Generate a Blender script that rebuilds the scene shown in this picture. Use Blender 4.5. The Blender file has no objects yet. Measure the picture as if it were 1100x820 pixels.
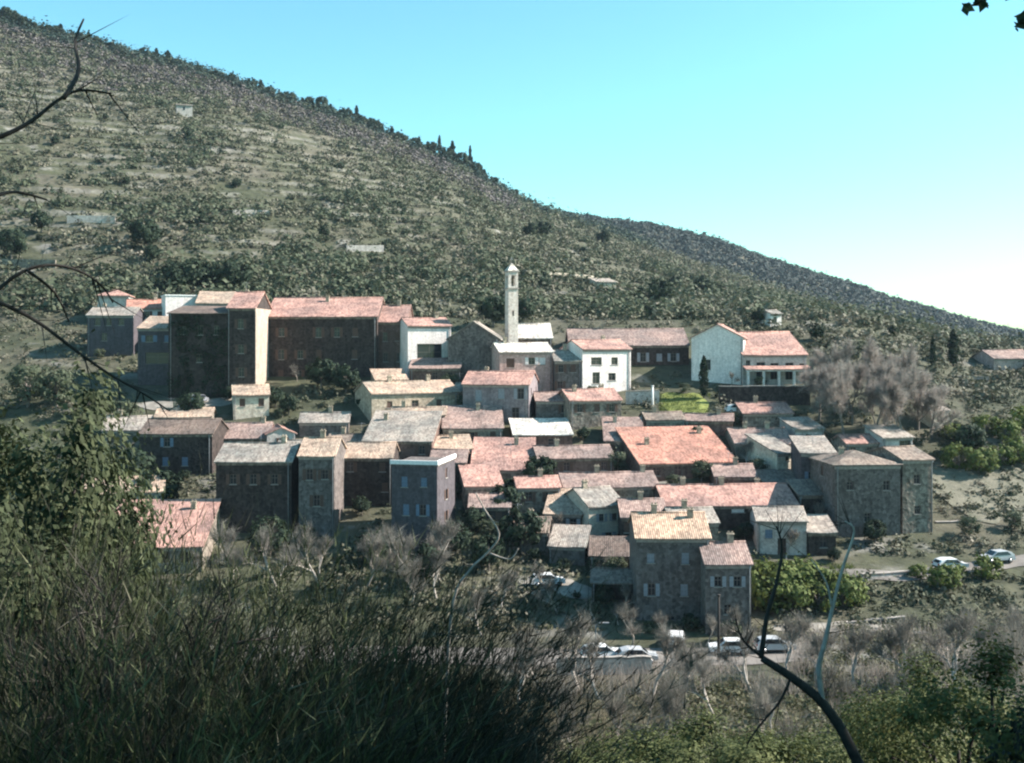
import bpy, math, random
import numpy as np
from mathutils import Vector, Matrix

R = math.radians
F = 1180.0          # focal length in photo pixels (1100 wide)
HY = 364.0          # eye-level row in the photo
rng = np.random.default_rng(7)
random.seed(7)
sc = bpy.context.scene
COL = sc.collection

# ------------------------------------------------------------------ helpers
def link(o, parent=None):
    COL.objects.link(o)
    if parent is not None:
        o.parent = parent
    return o

def tag(o, label=None, cat=None, group=None, kind=None):
    if label: o['label'] = label
    if cat: o['category'] = cat
    if group: o['group'] = group
    if kind: o['kind'] = kind
    return o

def empty(name, loc, rz=0.0, label=None, cat=None, group=None):
    o = bpy.data.objects.new(name, None)
    o.empty_display_size = 0.5
    o.location = loc
    o.rotation_euler = (0, 0, rz)
    link(o)
    return tag(o, label, cat, group)

def np_mesh(name, verts, faces, mat=None, smooth=False):
    verts = np.asarray(verts, dtype=np.float32); faces = np.asarray(faces, dtype=np.int32)
    k = faces.shape[1]; n = len(faces)
    me = bpy.data.meshes.new(name)
    me.vertices.add(len(verts)); me.vertices.foreach_set('co', verts.ravel())
    me.loops.add(n * k); me.loops.foreach_set('vertex_index', faces.ravel())
    me.polygons.add(n)
    me.polygons.foreach_set('loop_start', np.arange(0, n * k, k, dtype=np.int32))
    me.update(calc_edges=True)
    if smooth:
        me.polygons.foreach_set('use_smooth', np.ones(n, dtype=bool))
    if mat: me.materials.append(mat)
    return me

def np_obj(name, verts, faces, mat=None, parent=None, smooth=False):
    return link(bpy.data.objects.new(name, np_mesh(name, verts, faces, mat, smooth)), parent)

class MB:
    def __init__(s): s.v = []; s.f = []; s.sm = []
    def add(s, vs, fs, smooth=False):
        o = len(s.v); s.v += [tuple(v) for v in vs]
        s.f += [tuple(i + o for i in f) for f in fs]; s.sm += [smooth] * len(fs)
    def box(s, a, b):
        x0, y0, z0 = a; x1, y1, z1 = b
        s.add([(x0,y0,z0),(x1,y0,z0),(x1,y1,z0),(x0,y1,z0),(x0,y0,z1),(x1,y0,z1),(x1,y1,z1),(x0,y1,z1)],
              [(0,3,2,1),(4,5,6,7),(0,1,5,4),(1,2,6,5),(2,3,7,6),(3,0,4,7)])
    def tube(s, pts, rad, n=6, cap=True):
        pts = [Vector(p) for p in pts]; vs = []; fs = []
        for i, p in enumerate(pts):
            d = (pts[min(i+1, len(pts)-1)] - pts[max(i-1, 0)]).normalized()
            a = d.orthogonal().normalized() if i == 0 else (a - d * a.dot(d)).normalized()
            b = d.cross(a); r = rad[i] if hasattr(rad, '__len__') else rad
            for k in range(n):
                t = 2 * math.pi * k / n
                vs.append(p + a * (r * math.cos(t)) + b * (r * math.sin(t)))
        for i in range(len(pts) - 1):
            for k in range(n):
                k2 = (k + 1) % n
                fs.append((i*n+k, i*n+k2, (i+1)*n+k2, (i+1)*n+k))
        if cap:
            fs.append(tuple(range(n))[::-1]); fs.append(tuple((len(pts)-1)*n + k for k in range(n)))
        s.add(vs, fs, True)
    def prism(s, poly, axis, t0, t1):
        """poly: 2D points (other axis, z); extruded along axis 0 (x) or 1 (y)."""
        n = len(poly); mk = (lambda t, p: (t, p[0], p[1])) if axis == 0 else (lambda t, p: (p[0], t, p[1]))
        vs = [mk(t0, p) for p in poly] + [mk(t1, p) for p in poly]
        fs = [(i, (i+1) % n, n + (i+1) % n, n + i) for i in range(n)]
        fs += [tuple(range(n))[::-1], tuple(range(n, 2*n))]
        s.add(vs, fs)
    def sag_prism(s, poly, axis, t0, t1, seed=0, amp=0.06):
        q = random.Random(seed); n = len(poly); k = max(4, int((t1 - t0) / 1.6)); vs = []; fs = []
        mid = q.uniform(.3, .7); dz = [-amp * q.uniform(.5, 1.3) * math.sin(math.pi * min(1, max(0, i / k)))**.8 + q.uniform(-.02, .025) for i in range(k + 1)]
        for i in range(k + 1):
            t = t0 + (t1 - t0) * i / k
            for p in poly:
                z = p[1] + dz[i] + (q.uniform(-.02, .02) if 0 < i < k else 0)
                vs.append((t, p[0], z) if axis == 0 else (p[0], t, z))
        for i in range(k):
            for j in range(n): fs.append((i*n+j, i*n+(j+1) % n, (i+1)*n+(j+1) % n, (i+1)*n+j))
        fs += [tuple(range(n))[::-1], tuple(range(k*n, k*n+n))]
        s.add(vs, fs)
    def mesh(s, name, mat=None):
        me = bpy.data.meshes.new(name); me.from_pydata(s.v, [], s.f)
        me.polygons.foreach_set('use_smooth', s.sm)
        me.update()
        if mat: me.materials.append(mat)
        return me
    def build(s, name, mat=None, parent=None):
        return link(bpy.data.objects.new(name, s.mesh(name, mat)), parent)

def copy_tree(o, parent=None):
    c = o.copy(); COL.objects.link(c); c.parent = parent
    for ch in list(o.children): copy_tree(ch, c)
    return c

# ------------------------------------------------------------------ noise + terrain
def hash2(ix, iy, seed):
    h = (ix.astype(np.int64) * 374761393 + iy.astype(np.int64) * 668265263 + seed * 1442695041) & 0xFFFFFFFF
    h = ((h ^ (h >> 13)) * 1274126177) & 0xFFFFFFFF
    return ((h ^ (h >> 16)) & 0xFFFF) / 65535.0
def vnoise(x, y, seed=0):
    x0 = np.floor(x); y0 = np.floor(y); fx = x - x0; fy = y - y0
    fx = fx*fx*(3-2*fx); fy = fy*fy*(3-2*fy)
    a = hash2(x0, y0, seed); b = hash2(x0+1, y0, seed); c = hash2(x0, y0+1, seed); d = hash2(x0+1, y0+1, seed)
    return (a*(1-fx)+b*fx)*(1-fy) + (c*(1-fx)+d*fx)*fy
def fbm(x, y, seed=0, o=4):
    s = 0; a = 0.5
    for i in range(o):
        s = s + a * (vnoise(x * 2**i, y * 2**i, seed + i) - 0.5); a *= 0.5
    return s
def sstep(a, b, x):
    t = np.clip((x - a) / (b - a), 0, 1); return t*t*(3-2*t)

NY = np.array([-60, -8, 0, 5, 15, 30, 50, 75, 92, 104, 118, 125, 140, 155, 170, 185, 200, 215, 235], float)
NZ = np.array([4, -1.2, -1.7, -3.3, -8.2, -15, -23.5, -30.6, -34, -35.5, -35.5, -34.4, -32, -28.2, -23, -17.2, -12.7, -8.2, -3.0])
NZ = NZ + (HY - 330) * np.maximum(NY, 0) / F
_fy = np.arange(-60, 236, 1.0); _fz = np.interp(_fy, NY, NZ)
_k = np.array([1, 2, 3, 2, 1.]) / 9; _fz[2:-2] = np.convolve(_fz, _k, 'valid')
RX = np.array([-500, -100, 0, 35, 100, 180, 240, 300, 350, 400, 450, 500, 540, 580, 620, 700, 800, 900, 1000, 1100, 1600], float)
RP = np.array([-140, -20, 22, 32, 48, 68, 86, 107, 121, 141, 161, 183, 206, 226, 240, 268, 303, 336, 357, 372, 395], float)
FX = np.array([-500, 0, 300, 550, 600, 640, 700, 760, 850, 950, 1050, 1100, 1300, 1700], float)
FP = np.array([40, 130, 180, 222, 229, 236, 241, 255, 286, 318, 346, 358, 372, 374], float)
YR, YF = 620.0, 1050.0

def terrain(x, y):
    x = np.asarray(x, float); y = np.asarray(y, float)
    ys = np.maximum(y, 20.0)
    px = np.clip(550 + F * x / ys, -500, 1700)
    near = np.interp(y, _fy, _fz)
    zr = (HY - np.interp(px, RX, RP)) * YR / F
    zf = (HY - np.interp(px, FX, FP)) * YF / F
    t = np.clip((y - 235) / (YR - 235), 0, 1)
    dip = 6.5 * sstep(880, 1080, px)
    near = near - dip * sstep(165, 230, y)
    z0_ = NZ[-1] - dip
    hill = z0_ + (zr - z0_) * (0.86 * t + 0.14 * t * t * (3 - 2 * t))
    zmid = np.minimum(zr, zf) - 16
    t2 = sstep(YR, 780, y); t3 = np.clip((y - 780) / (YF - 780), 0, 1); t3 = t3*t3*(3-2*t3)*0.6 + 0.4*t3
    back = zr + (zmid - zr) * t2
    back = back + (zf - back) * t3 - np.clip(y - YF, 0, 400) * 0.25
    z = np.where(y < 235, near, np.where(y < YR, hill, back))
    # roughness
    hm = sstep(225, 320, y)
    away = 1 - 0.75 * np.exp(-((y - YR) / 60.0)**2)
    hs_ = np.clip((zr - 6) / 90, .12, 1)
    z = z + hm * away * hs_ * (fbm(x / 110, y / 110, 3) * 13 + fbm(x / 28, y / 28, 9) * 3.2)
    # terraces on the near hillside
    tm = hm * (1 - sstep(560, 640, y)) * sstep(-0.22, 0.1, fbm(x / 90, y / 90, 21) + 0.05)
    st = 4.2
    q = z / st + fbm(x / 60, y / 60, 33) * 1.2; fl = np.floor(q); fr = q - fl
    z = z + tm * hs_ * 0.6 * st * (sstep(0.62, 0.98, fr) - fr)
    z = z + sstep(640, 760, y) * fbm(x / 50, y / 50, 15) * 5
    flat = ((y > 100) & (y < 119))
    z = z + np.where(flat, 0.03, 0.28) * fbm(x / 5, y / 5, 41)
    return z
def T(x, y): return float(terrain(np.array([x]), np.array([y]))[0])
def PX(px, Y): return (px - 550.0) * Y / F
def PZ(py, Y): return (HY - py) * Y / F
def P(px, py, Y): return Vector((PX(px, Y), Y, PZ(py, Y)))

def Yof(px, py, lo=120.0, hi=618.0):
    """distance at which the ground is seen at photo point (px, py)"""
    yy = np.arange(lo, hi, .5); pr = HY - terrain(PX(px, yy), yy) * F / yy
    k = np.nonzero(pr <= py)[0]
    return float(yy[k[0]]) if len(k) else hi

# ------------------------------------------------------------------ materials
def new_mat(name):
    m = bpy.data.materials.new(name); m.use_nodes = True
    nt = m.node_tree; b = nt.nodes['Principled BSDF']
    b.inputs['Roughness'].default_value = 0.9
    b.inputs['Specular IOR Level'].default_value = 0.2
    return m, nt, b
def N(nt, typ, **kw):
    n = nt.nodes.new(typ)
    for k, v in kw.items():
        if k in n.inputs: n.inputs[k].default_value = v
        else: setattr(n, k, v)
    return n
def ramp(nt, fac, stops):
    r = nt.nodes.new('ShaderNodeValToRGB'); e = r.color_ramp.elements
    while len(e) < len(stops): e.new(0.5)
    for i, (p, c) in enumerate(stops):
        e[i].position = p; e[i].color = (*c, 1)
    nt.links.new(fac, r.inputs['Fac']); return r.outputs['Color']
def mixc(nt, fac, a, b, mode='MIX'):
    m = nt.nodes.new('ShaderNodeMix'); m.data_type = 'RGBA'; m.blend_type = mode
    for sock, v in ((m.inputs[0], fac), (m.inputs[6], a), (m.inputs[7], b)):
        if isinstance(v, (int, float)): sock.default_value = v
        elif isinstance(v, tuple): sock.default_value = (*v, 1)
        else: nt.links.new(v, sock)
    return m.outputs[2]
def bump(nt, b, h, strength=0.4, dist=0.05):
    bp = N(nt, 'ShaderNodeBump', Strength=strength, Distance=dist)
    nt.links.new(h, bp.inputs['Height']); nt.links.new(bp.outputs[0], b.inputs['Normal'])
def sc3(c, k): return tuple(min(1, x * k) for x in c)

def leaf_mat(name, cols, scale=0.35, transl=0.25, seed=0):
    m, nt, b = new_mat(name)
    g = N(nt, 'ShaderNodeNewGeometry'); tc = N(nt, 'ShaderNodeTexCoord')
    nz = N(nt, 'ShaderNodeTexNoise', Scale=scale, Detail=2.0)
    nt.links.new(g.outputs['Position'], nz.inputs['Vector'])
    a = N(nt, 'ShaderNodeMath', operation='MULTIPLY_ADD'); a.inputs[1].default_value = 0.45
    nt.links.new(g.outputs['Random Per Island'], a.inputs[0]); 
    s = N(nt, 'ShaderNodeMath', operation='MULTIPLY_ADD'); s.inputs[1].default_value = 1.7; s.inputs[2].default_value = -0.58
    nt.links.new(nz.outputs['Fac'], s.inputs[0]); nt.links.new(s.outputs[0], a.inputs[2])
    c = ramp(nt, a.outputs[0], [(i / (len(cols) - 1), c) for i, c in enumerate(cols)])
    nt.links.new(c, b.inputs['Base Color'])
    b.inputs['Roughness'].default_value = 0.75
    if transl:
        tr = N(nt, 'ShaderNodeBsdfTranslucent'); mx = N(nt, 'ShaderNodeMixShader'); mx.inputs[0].default_value = transl
        nt.links.new(c, tr.inputs['Color'])
        out = nt.nodes['Material Output']
        nt.links.new(b.outputs[0], mx.inputs[1]); nt.links.new(tr.outputs[0], mx.inputs[2]); nt.links.new(mx.outputs[0], out.inputs['Surface'])
    return m

def wall_mat(name, col, stony=0.5):
    m, nt, b = new_mat(name)
    tc = N(nt, 'ShaderNodeTexCoord'); oi = N(nt, 'ShaderNodeObjectInfo')
    off = N(nt, 'ShaderNodeVectorMath', operation='ADD')
    nt.links.new(tc.outputs['Object'], off.inputs[0]); nt.links.new(oi.outputs['Location'], off.inputs[1])
    n1 = N(nt, 'ShaderNodeTexNoise', Scale=0.55, Detail=6.0, Roughness=0.65)
    n2 = N(nt, 'ShaderNodeTexNoise', Scale=3.2, Detail=4.0)
    mp = N(nt, 'ShaderNodeMapping'); mp.inputs['Scale'].default_value = (2.2, 2.2, 0.18)
    n3 = N(nt, 'ShaderNodeTexNoise', Scale=1.0, Detail=4.0)
    vo = N(nt, 'ShaderNodeTexVoronoi', Scale=2.6)
    for n in (n1, n2, vo): nt.links.new(off.outputs[0], n.inputs['Vector'])
    nt.links.new(off.outputs[0], mp.inputs['Vector']); nt.links.new(mp.outputs[0], n3.inputs['Vector'])
    c = ramp(nt, n1.outputs['Fac'], [(0.3, sc3(col, 0.86 - 0.12 * stony)), (0.5, col), (0.7, sc3(col, 1.08 + 0.1 * stony))])
    bw = N(nt, 'ShaderNodeRGBToBW'); nt.links.new(vo.outputs['Color'], bw.inputs[0])
    c = mixc(nt, 0.6 * stony, c, bw.outputs[0], 'OVERLAY')
    f3 = ramp(nt, n3.outputs['Fac'], [(0.42, (1, 1, 1)), (0.7, (0.5, 0.48, 0.46))])
    c = mixc(nt, 0.3 + 0.35 * stony, c, f3, 'MULTIPLY')
    f2 = ramp(nt, n2.outputs['Fac'], [(0.3, (0.72, 0.72, 0.72)), (0.65, (1.1, 1.1, 1.1))])
    c = mixc(nt, 0.8, c, f2, 'MULTIPLY')
    nt.links.new(c, b.inputs['Base Color'])
    bump(nt, b, vo.outputs['Distance'], 0.25 + 0.4 * stony, 0.06)
    return m

def roof_mat(name, col, axis):
    m, nt, b = new_mat(name)
    tc = N(nt, 'ShaderNodeTexCoord'); oi = N(nt, 'ShaderNodeObjectInfo')
    sp = N(nt, 'ShaderNodeSeparateXYZ'); nt.links.new(tc.outputs['Object'], sp.inputs[0])
    a = sp.outputs['X'] if axis == 0 else sp.outputs['Y']; bb = sp.outputs['Y'] if axis == 0 else sp.outputs['X']
    w = N(nt, 'ShaderNodeMath', operation='MULTIPLY'); w.inputs[1].default_value = 2 * math.pi / 0.24; nt.links.new(a, w.inputs[0])
    sn = N(nt, 'ShaderNodeMath', operation='SINE'); nt.links.new(w.outputs[0], sn.inputs[0])
    # per tile cell value
    fa = N(nt, 'ShaderNodeMath', operation='MULTIPLY'); fa.inputs[1].default_value = 1 / 0.24; nt.links.new(a, fa.inputs[0])
    fb = N(nt, 'ShaderNodeMath', operation='MULTIPLY'); fb.inputs[1].default_value = 1 / 0.42; nt.links.new(bb, fb.inputs[0])
    fl1 = N(nt, 'ShaderNodeMath', operation='FLOOR'); nt.links.new(fa.outputs[0], fl1.inputs[0])
    fl2 = N(nt, 'ShaderNodeMath', operation='FLOOR'); nt.links.new(fb.outputs[0], fl2.inputs[0])
    cb = N(nt, 'ShaderNodeCombineXYZ'); nt.links.new(fl1.outputs[0], cb.inputs[0]); nt.links.new(fl2.outputs[0], cb.inputs[1])
    wn = N(nt, 'ShaderNodeTexWhiteNoise'); nt.links.new(cb.outputs[0], wn.inputs['Vector'])
    off = N(nt, 'ShaderNodeVectorMath', operation='ADD')
    nt.links.new(tc.outputs['Object'], off.inputs[0]); nt.links.new(oi.outputs['Location'], off.inputs[1])
    n1 = N(nt, 'ShaderNodeTexNoise', Scale=0.5, Detail=5.0, Roughness=0.7); nt.links.new(off.outputs[0], n1.inputs['Vector'])
    c = ramp(nt, wn.outputs['Value'], [(0, sc3(col, 0.66)), (0.45, col), (0.8, sc3(col, 1.18)), (1, (col[0]*1.25, col[1]*1.35, col[2]*1.35))])
    st = ramp(nt, n1.outputs['Fac'], [(0.3, (0.55, 0.56, 0.56)), (0.5, (0.95, 0.95, 0.95)), (0.72, (1.25, 1.25, 1.2))])
    n9 = N(nt, 'ShaderNodeTexNoise', Scale=0.22, Detail=3.0); nt.links.new(off.outputs[0], n9.inputs['Vector'])
    st9 = ramp(nt, n9.outputs['Fac'], [(0.38, (0.72, 0.76, 0.78)), (0.62, (1.12, 1.08, 1.05))])
    c = mixc(nt, 0.9, c, st9, 'MULTIPLY')
    c = mixc(nt, 0.95, c, st, 'MULTIPLY')
    nt.links.new(c, b.inputs['Base Color'])
    ad = N(nt, 'ShaderNodeMath', operation='ADD'); nt.links.new(sn.outputs[0], ad.inputs[0]); nt.links.new(wn.outputs['Value'], ad.inputs[1])
    bump(nt, b, ad.outputs[0], 0.4, 0.05)
    return m

def plain_mat(name, col, rough=0.6, var=0.25, scale=3.0, metal=0.0, spec=0.3):
    m, nt, b = new_mat(name)
    tc = N(nt, 'ShaderNodeTexCoord'); n1 = N(nt, 'ShaderNodeTexNoise', Scale=scale, Detail=4.0)
    nt.links.new(tc.outputs['Object'], n1.inputs['Vector'])
    c = ramp(nt, n1.outputs['Fac'], [(0.3, sc3(col, 1 - var)), (0.7, sc3(col, 1 + var))])
    nt.links.new(c, b.inputs['Base Color']); b.inputs['Roughness'].default_value = rough
    b.inputs['Metallic'].default_value = metal; b.inputs['Specular IOR Level'].default_value = spec
    return m

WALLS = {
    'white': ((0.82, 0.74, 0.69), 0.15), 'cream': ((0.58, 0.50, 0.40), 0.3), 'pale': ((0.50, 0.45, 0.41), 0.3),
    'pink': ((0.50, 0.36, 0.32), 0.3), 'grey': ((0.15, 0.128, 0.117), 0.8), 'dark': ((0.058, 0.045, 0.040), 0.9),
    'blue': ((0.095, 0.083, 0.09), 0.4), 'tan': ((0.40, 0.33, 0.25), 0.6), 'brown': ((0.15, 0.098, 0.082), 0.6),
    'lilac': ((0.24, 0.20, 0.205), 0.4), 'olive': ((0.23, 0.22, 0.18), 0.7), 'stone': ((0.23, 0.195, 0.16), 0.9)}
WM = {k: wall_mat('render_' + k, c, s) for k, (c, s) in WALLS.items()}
ROOFS = {'pink': (0.385, 0.225, 0.187), 'salmon': (0.41, 0.205, 0.155), 'mauve': (0.28, 0.197, 0.172), 'grey': (0.29, 0.25, 0.217),
         'tan': (0.38, 0.28, 0.215), 'peach': (0.45, 0.31, 0.225), 'brown': (0.22, 0.172, 0.142), 'dark': (0.15, 0.112, 0.095), 'pale': (0.60, 0.54, 0.48)}
RM = {(k, a): roof_mat('tiles_%s_%s' % (k, 'across' if a else 'along'), c, a) for k, c in ROOFS.items() for a in (0, 1)}
M_glass = plain_mat('window_glass', (0.02, 0.024, 0.03), 0.12, 0.2, 1.0, 0, 0.5)
M_frame = plain_mat('window_frame_paint', (0.16, 0.14, 0.125), 0.6)
M_shut = {k: plain_mat('shutter_' + k, c, 0.7, 0.2) for k, c in
          {'brown': (0.10, 0.06, 0.045), 'grey': (0.26, 0.27, 0.29), 'blue': (0.13, 0.18, 0.25), 'green': (0.08, 0.12, 0.09), 'white': (0.65, 0.63, 0.6)}.items()}
M_door = plain_mat('door_wood', (0.07, 0.045, 0.035), 0.7)
M_pipe = plain_mat('zinc_pipe', (0.25, 0.26, 0.27), 0.5)
M_sill = plain_mat('stone_sill', (0.30, 0.27, 0.24), 0.85)
M_whitec = plain_mat('whitewash', (0.78, 0.76, 0.73), 0.8, 0.12)
M_bark = plain_mat('bark_grey', (0.16, 0.14, 0.125), 0.9, 0.4, 6)
M_barkd = plain_mat('bark_dark', (0.035, 0.03, 0.026), 0.9, 0.4, 20)
M_barkp = plain_mat('bark_pale', (0.34, 0.30, 0.26), 0.9, 0.3, 20)
M_twig = leaf_mat('bare_twigs', [(0.17, 0.148, 0.13), (0.30, 0.265, 0.235), (0.40, 0.36, 0.32)], 0.4, 0.35)
M_twigd = leaf_mat('bare_twigs_dark', [(0.08, 0.074, 0.062), (0.16, 0.148, 0.125), (0.25, 0.23, 0.2)], 0.4, 0.25)
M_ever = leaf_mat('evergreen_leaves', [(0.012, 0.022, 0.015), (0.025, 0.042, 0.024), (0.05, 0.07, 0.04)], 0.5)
M_ridge = leaf_mat('conifer_needles', [(0.018, 0.035, 0.03), (0.03, 0.052, 0.042), (0.05, 0.07, 0.055)], 0.3)
M_oliv = leaf_mat('grey_olive_leaves', [(0.035, 0.048, 0.028), (0.07, 0.085, 0.05), (0.13, 0.145, 0.095)], 0.5)
M_green = leaf_mat('fresh_green_leaves', [(0.045, 0.065, 0.018), (0.095, 0.125, 0.032), (0.17, 0.19, 0.06)], 0.6)
M_scrub = leaf_mat('scrub_leaves', [(0.018, 0.026, 0.014), (0.05, 0.06, 0.034), (0.092, 0.095, 0.06), (0.142, 0.133, 0.098), (0.21, 0.19, 0.15)], 0.16, 0.15)
M_far = leaf_mat('far_wood_leaves', [(0.016, 0.028, 0.026), (0.032, 0.045, 0.040), (0.055, 0.062, 0.055)], 0.05, 0.1)
M_broom = leaf_mat('broom_stems', [(0.006, 0.007, 0.005), (0.019, 0.022, 0.013), (0.042, 0.045, 0.029), (0.125, 0.12, 0.085)], 1.6, 0.15)
M_broom2 = leaf_mat('green_broom_stems', [(0.010, 0.014, 0.006), (0.032, 0.043, 0.017), (0.075, 0.09, 0.04), (0.16, 0.17, 0.10)], 1.6, 0.2)
M_dry = leaf_mat('dry_grass', [(0.10, 0.095, 0.055), (0.20, 0.175, 0.12), (0.30, 0.26, 0.19)], 0.3, 0.25)

def ground_mat():
    m, nt, b = new_mat('hillside_earth')
    g = N(nt, 'ShaderNodeNewGeometry'); sp = N(nt, 'ShaderNodeSeparateXYZ'); nt.links.new(g.outputs['Normal'], sp.inputs[0])
    n1 = N(nt, 'ShaderNodeTexNoise', Scale=0.035, Detail=8.0, Roughness=0.68)
    n2 = N(nt, 'ShaderNodeTexNoise', Scale=0.4, Detail=6.0, Roughness=0.7)
    n3 = N(nt, 'ShaderNodeTexNoise', Scale=0.09, Detail=6.0, Roughness=0.6)
    mp = N(nt, 'ShaderNodeMapping'); mp.inputs['Location'].default_value = (91, 17, 5)
    nt.links.new(g.outputs['Position'], mp.inputs['Vector'])
    for n in (n1, n2): nt.links.new(g.outputs['Position'], n.inputs['Vector'])
    nt.links.new(mp.outputs[0], n3.inputs['Vector'])
    c = ramp(nt, n1.outputs['Fac'], [(0.3, (0.036, 0.042, 0.024)), (0.45, (0.058, 0.062, 0.037)), (0.58, (0.085, 0.079, 0.056)), (0.72, (0.13, 0.117, 0.094))])
    c2 = ramp(nt, n2.outputs['Fac'], [(0.32, (0.55, 0.56, 0.52)), (0.5, (1, 1, 1)), (0.7, (1.5, 1.45, 1.38))])
    c = mixc(nt, 0.9, c, c2, 'MULTIPLY')
    rock = ramp(nt, n2.outputs['Fac'], [(0.3, (0.11, 0.105, 0.095)), (0.7, (0.30, 0.285, 0.255))])
    sl = ramp(nt, sp.outputs['Z'], [(0.66, (1, 1, 1)), (0.80, (0, 0, 0))])
    rk = ramp(nt, n3.outputs['Fac'], [(0.58, (0, 0, 0)), (0.68, (0.75, 0.75, 0.75))])
    f = mixc(nt, 1.0, sl, rk, 'LIGHTEN')
    c = mixc(nt, f, c, rock)
    nt.links.new(c, b.inputs['Base Color'])
    bump(nt, b, n2.outputs['Fac'], 0.6, 0.5)
    return m
M_ground = ground_mat()
M_road = plain_mat('worn_asphalt', (0.16, 0.145, 0.13), 0.9, 0.3, 0.4)
M_path = plain_mat('gravel_track', (0.23, 0.21, 0.18), 0.95, 0.3, 0.7)
def grass_mat(name, a, b_):
    m, nt, b = new_mat(name)
    g = N(nt, 'ShaderNodeNewGeometry'); n1 = N(nt, 'ShaderNodeTexNoise', Scale=0.8, Detail=6.0, Roughness=0.7)
    nt.links.new(g.outputs['Position'], n1.inputs['Vector'])
    nt.links.new(ramp(nt, n1.outputs['Fac'], [(0.32, a), (0.68, b_)]), b.inputs['Base Color'])
    bump(nt, b, n1.outputs['Fac'], 0.8, 0.2)
    return m
M_lawn = grass_mat('lawn_grass', (0.09, 0.115, 0.03), (0.27, 0.29, 0.085))
M_mead = grass_mat('meadow_grass', (0.055, 0.065, 0.025), (0.19, 0.20, 0.06))

# ------------------------------------------------------------------ ground
ys = np.concatenate([np.arange(-60, 250, 1.0), np.arange(250, 650, 1.35), np.arange(650, 1460, 7.0)])
us = np.linspace(-0.82, 0.82, 460)
Yg, Ug = np.meshgrid(ys, us, indexing='ij')
Xg = Ug * (Yg + 75.0)
Zg = terrain(Xg, Yg)
nr, nc = Xg.shape
idx = np.arange(nr * nc).reshape(nr, nc)
fa = np.stack([idx[:-1, :-1], idx[:-1, 1:], idx[1:, 1:], idx[1:, :-1]], -1).reshape(-1, 4)
g = np_obj('ground', np.stack([Xg, Yg, Zg], -1).reshape(-1, 3), fa, M_ground, None, True)
tag(g, kind='structure')
ZMIN, ZMAX = float(Zg.min()), float(Zg.max())

def ribbon(name, pts, width, mat, off=0.10, kind='structure', rag=0.0):
    """a road or path draped on the ground along (x, y) points"""
    pts = np.array(pts, float); seg = np.linalg.norm(np.diff(pts, axis=0), axis=1); s = np.r_[0, np.cumsum(seg)]
    n = int(s[-1]) + 2; t = np.linspace(0, s[-1], n)
    cx = np.interp(t, s, pts[:, 0]); cy = np.interp(t, s, pts[:, 1])
    dx = np.gradient(cx); dy = np.gradient(cy); L = np.hypot(dx, dy); nx, ny = -dy / L, dx / L
    k = max(3, int(width) + 1); v = np.linspace(-0.5, 0.5, k)
    wv = np.full((n, 1), float(width))
    if rag:
        e = 1 - np.abs(np.linspace(-1, 1, n))[:, None]**6
        wv = width * (e * .96 + .04) * (1 + rag * 2 * fbm(t[:, None] / 2.5 + pts[0, 0], np.sign(v)[None, :] * 3.0 + 7, 5, 4))
    X = cx[:, None] + nx[:, None] * v * wv; Yv = cy[:, None] + ny[:, None] * v * wv
    Z = terrain(X, Yv) + off
    i = np.arange(n * k).reshape(n, k)
    f = np.stack([i[:-1, :-1], i[:-1, 1:], i[1:, 1:], i[1:, :-1]], -1).reshape(-1, 4)
    o = np_obj(name, np.stack([X, Yv, Z], -1).reshape(-1, 3), f, mat, None, True)
    if kind: o['kind'] = kind
    return o
ribbon('road', [(PX(-60,112), 113), (PX(400,112), 112), (PX(620,112), 111), (PX(800,112), 111.5), (PX(868,112), 113)], 5.5, M_road)
ribbon('road_upper', [(PX(880,137), 136), (PX(960,135), 134), (PX(1030,137), 136.5), (PX(1160,140), 141)], 3.0, M_road, rag=.3)
ribbon('path', [(PX(140,184), 187), (PX(200,186), 186), (PX(260,188), 189)], 3.4, M_path, rag=.4)
ribbon('track', [(PX(560,132), 132), (PX(600,131), 131.5), (PX(640,129), 128)], 4, M_path, rag=.4)
ribbon('track_lower', [(PX(830,118), 120), (PX(930,118), 120), (PX(1000,118), 119)], 2.5, M_path, rag=.5)
o = ribbon('lawn', [(PX(709,187), 187.5), (PX(762,187), 187.5)], 9.0, M_lawn, 0.12, rag=.22)
o = ribbon('meadow', [(PX(808,131), 132), (PX(915,131), 132)], 9.0, M_mead, 0.06, rag=.9)
o = ribbon('field', [(PX(1000,160), 160), (PX(1160,160), 160)], 20.0, grass_mat('rough_pasture', (0.10, 0.10, 0.07), (0.20, 0.185, 0.14)), 0.12, rag=.3)

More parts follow.
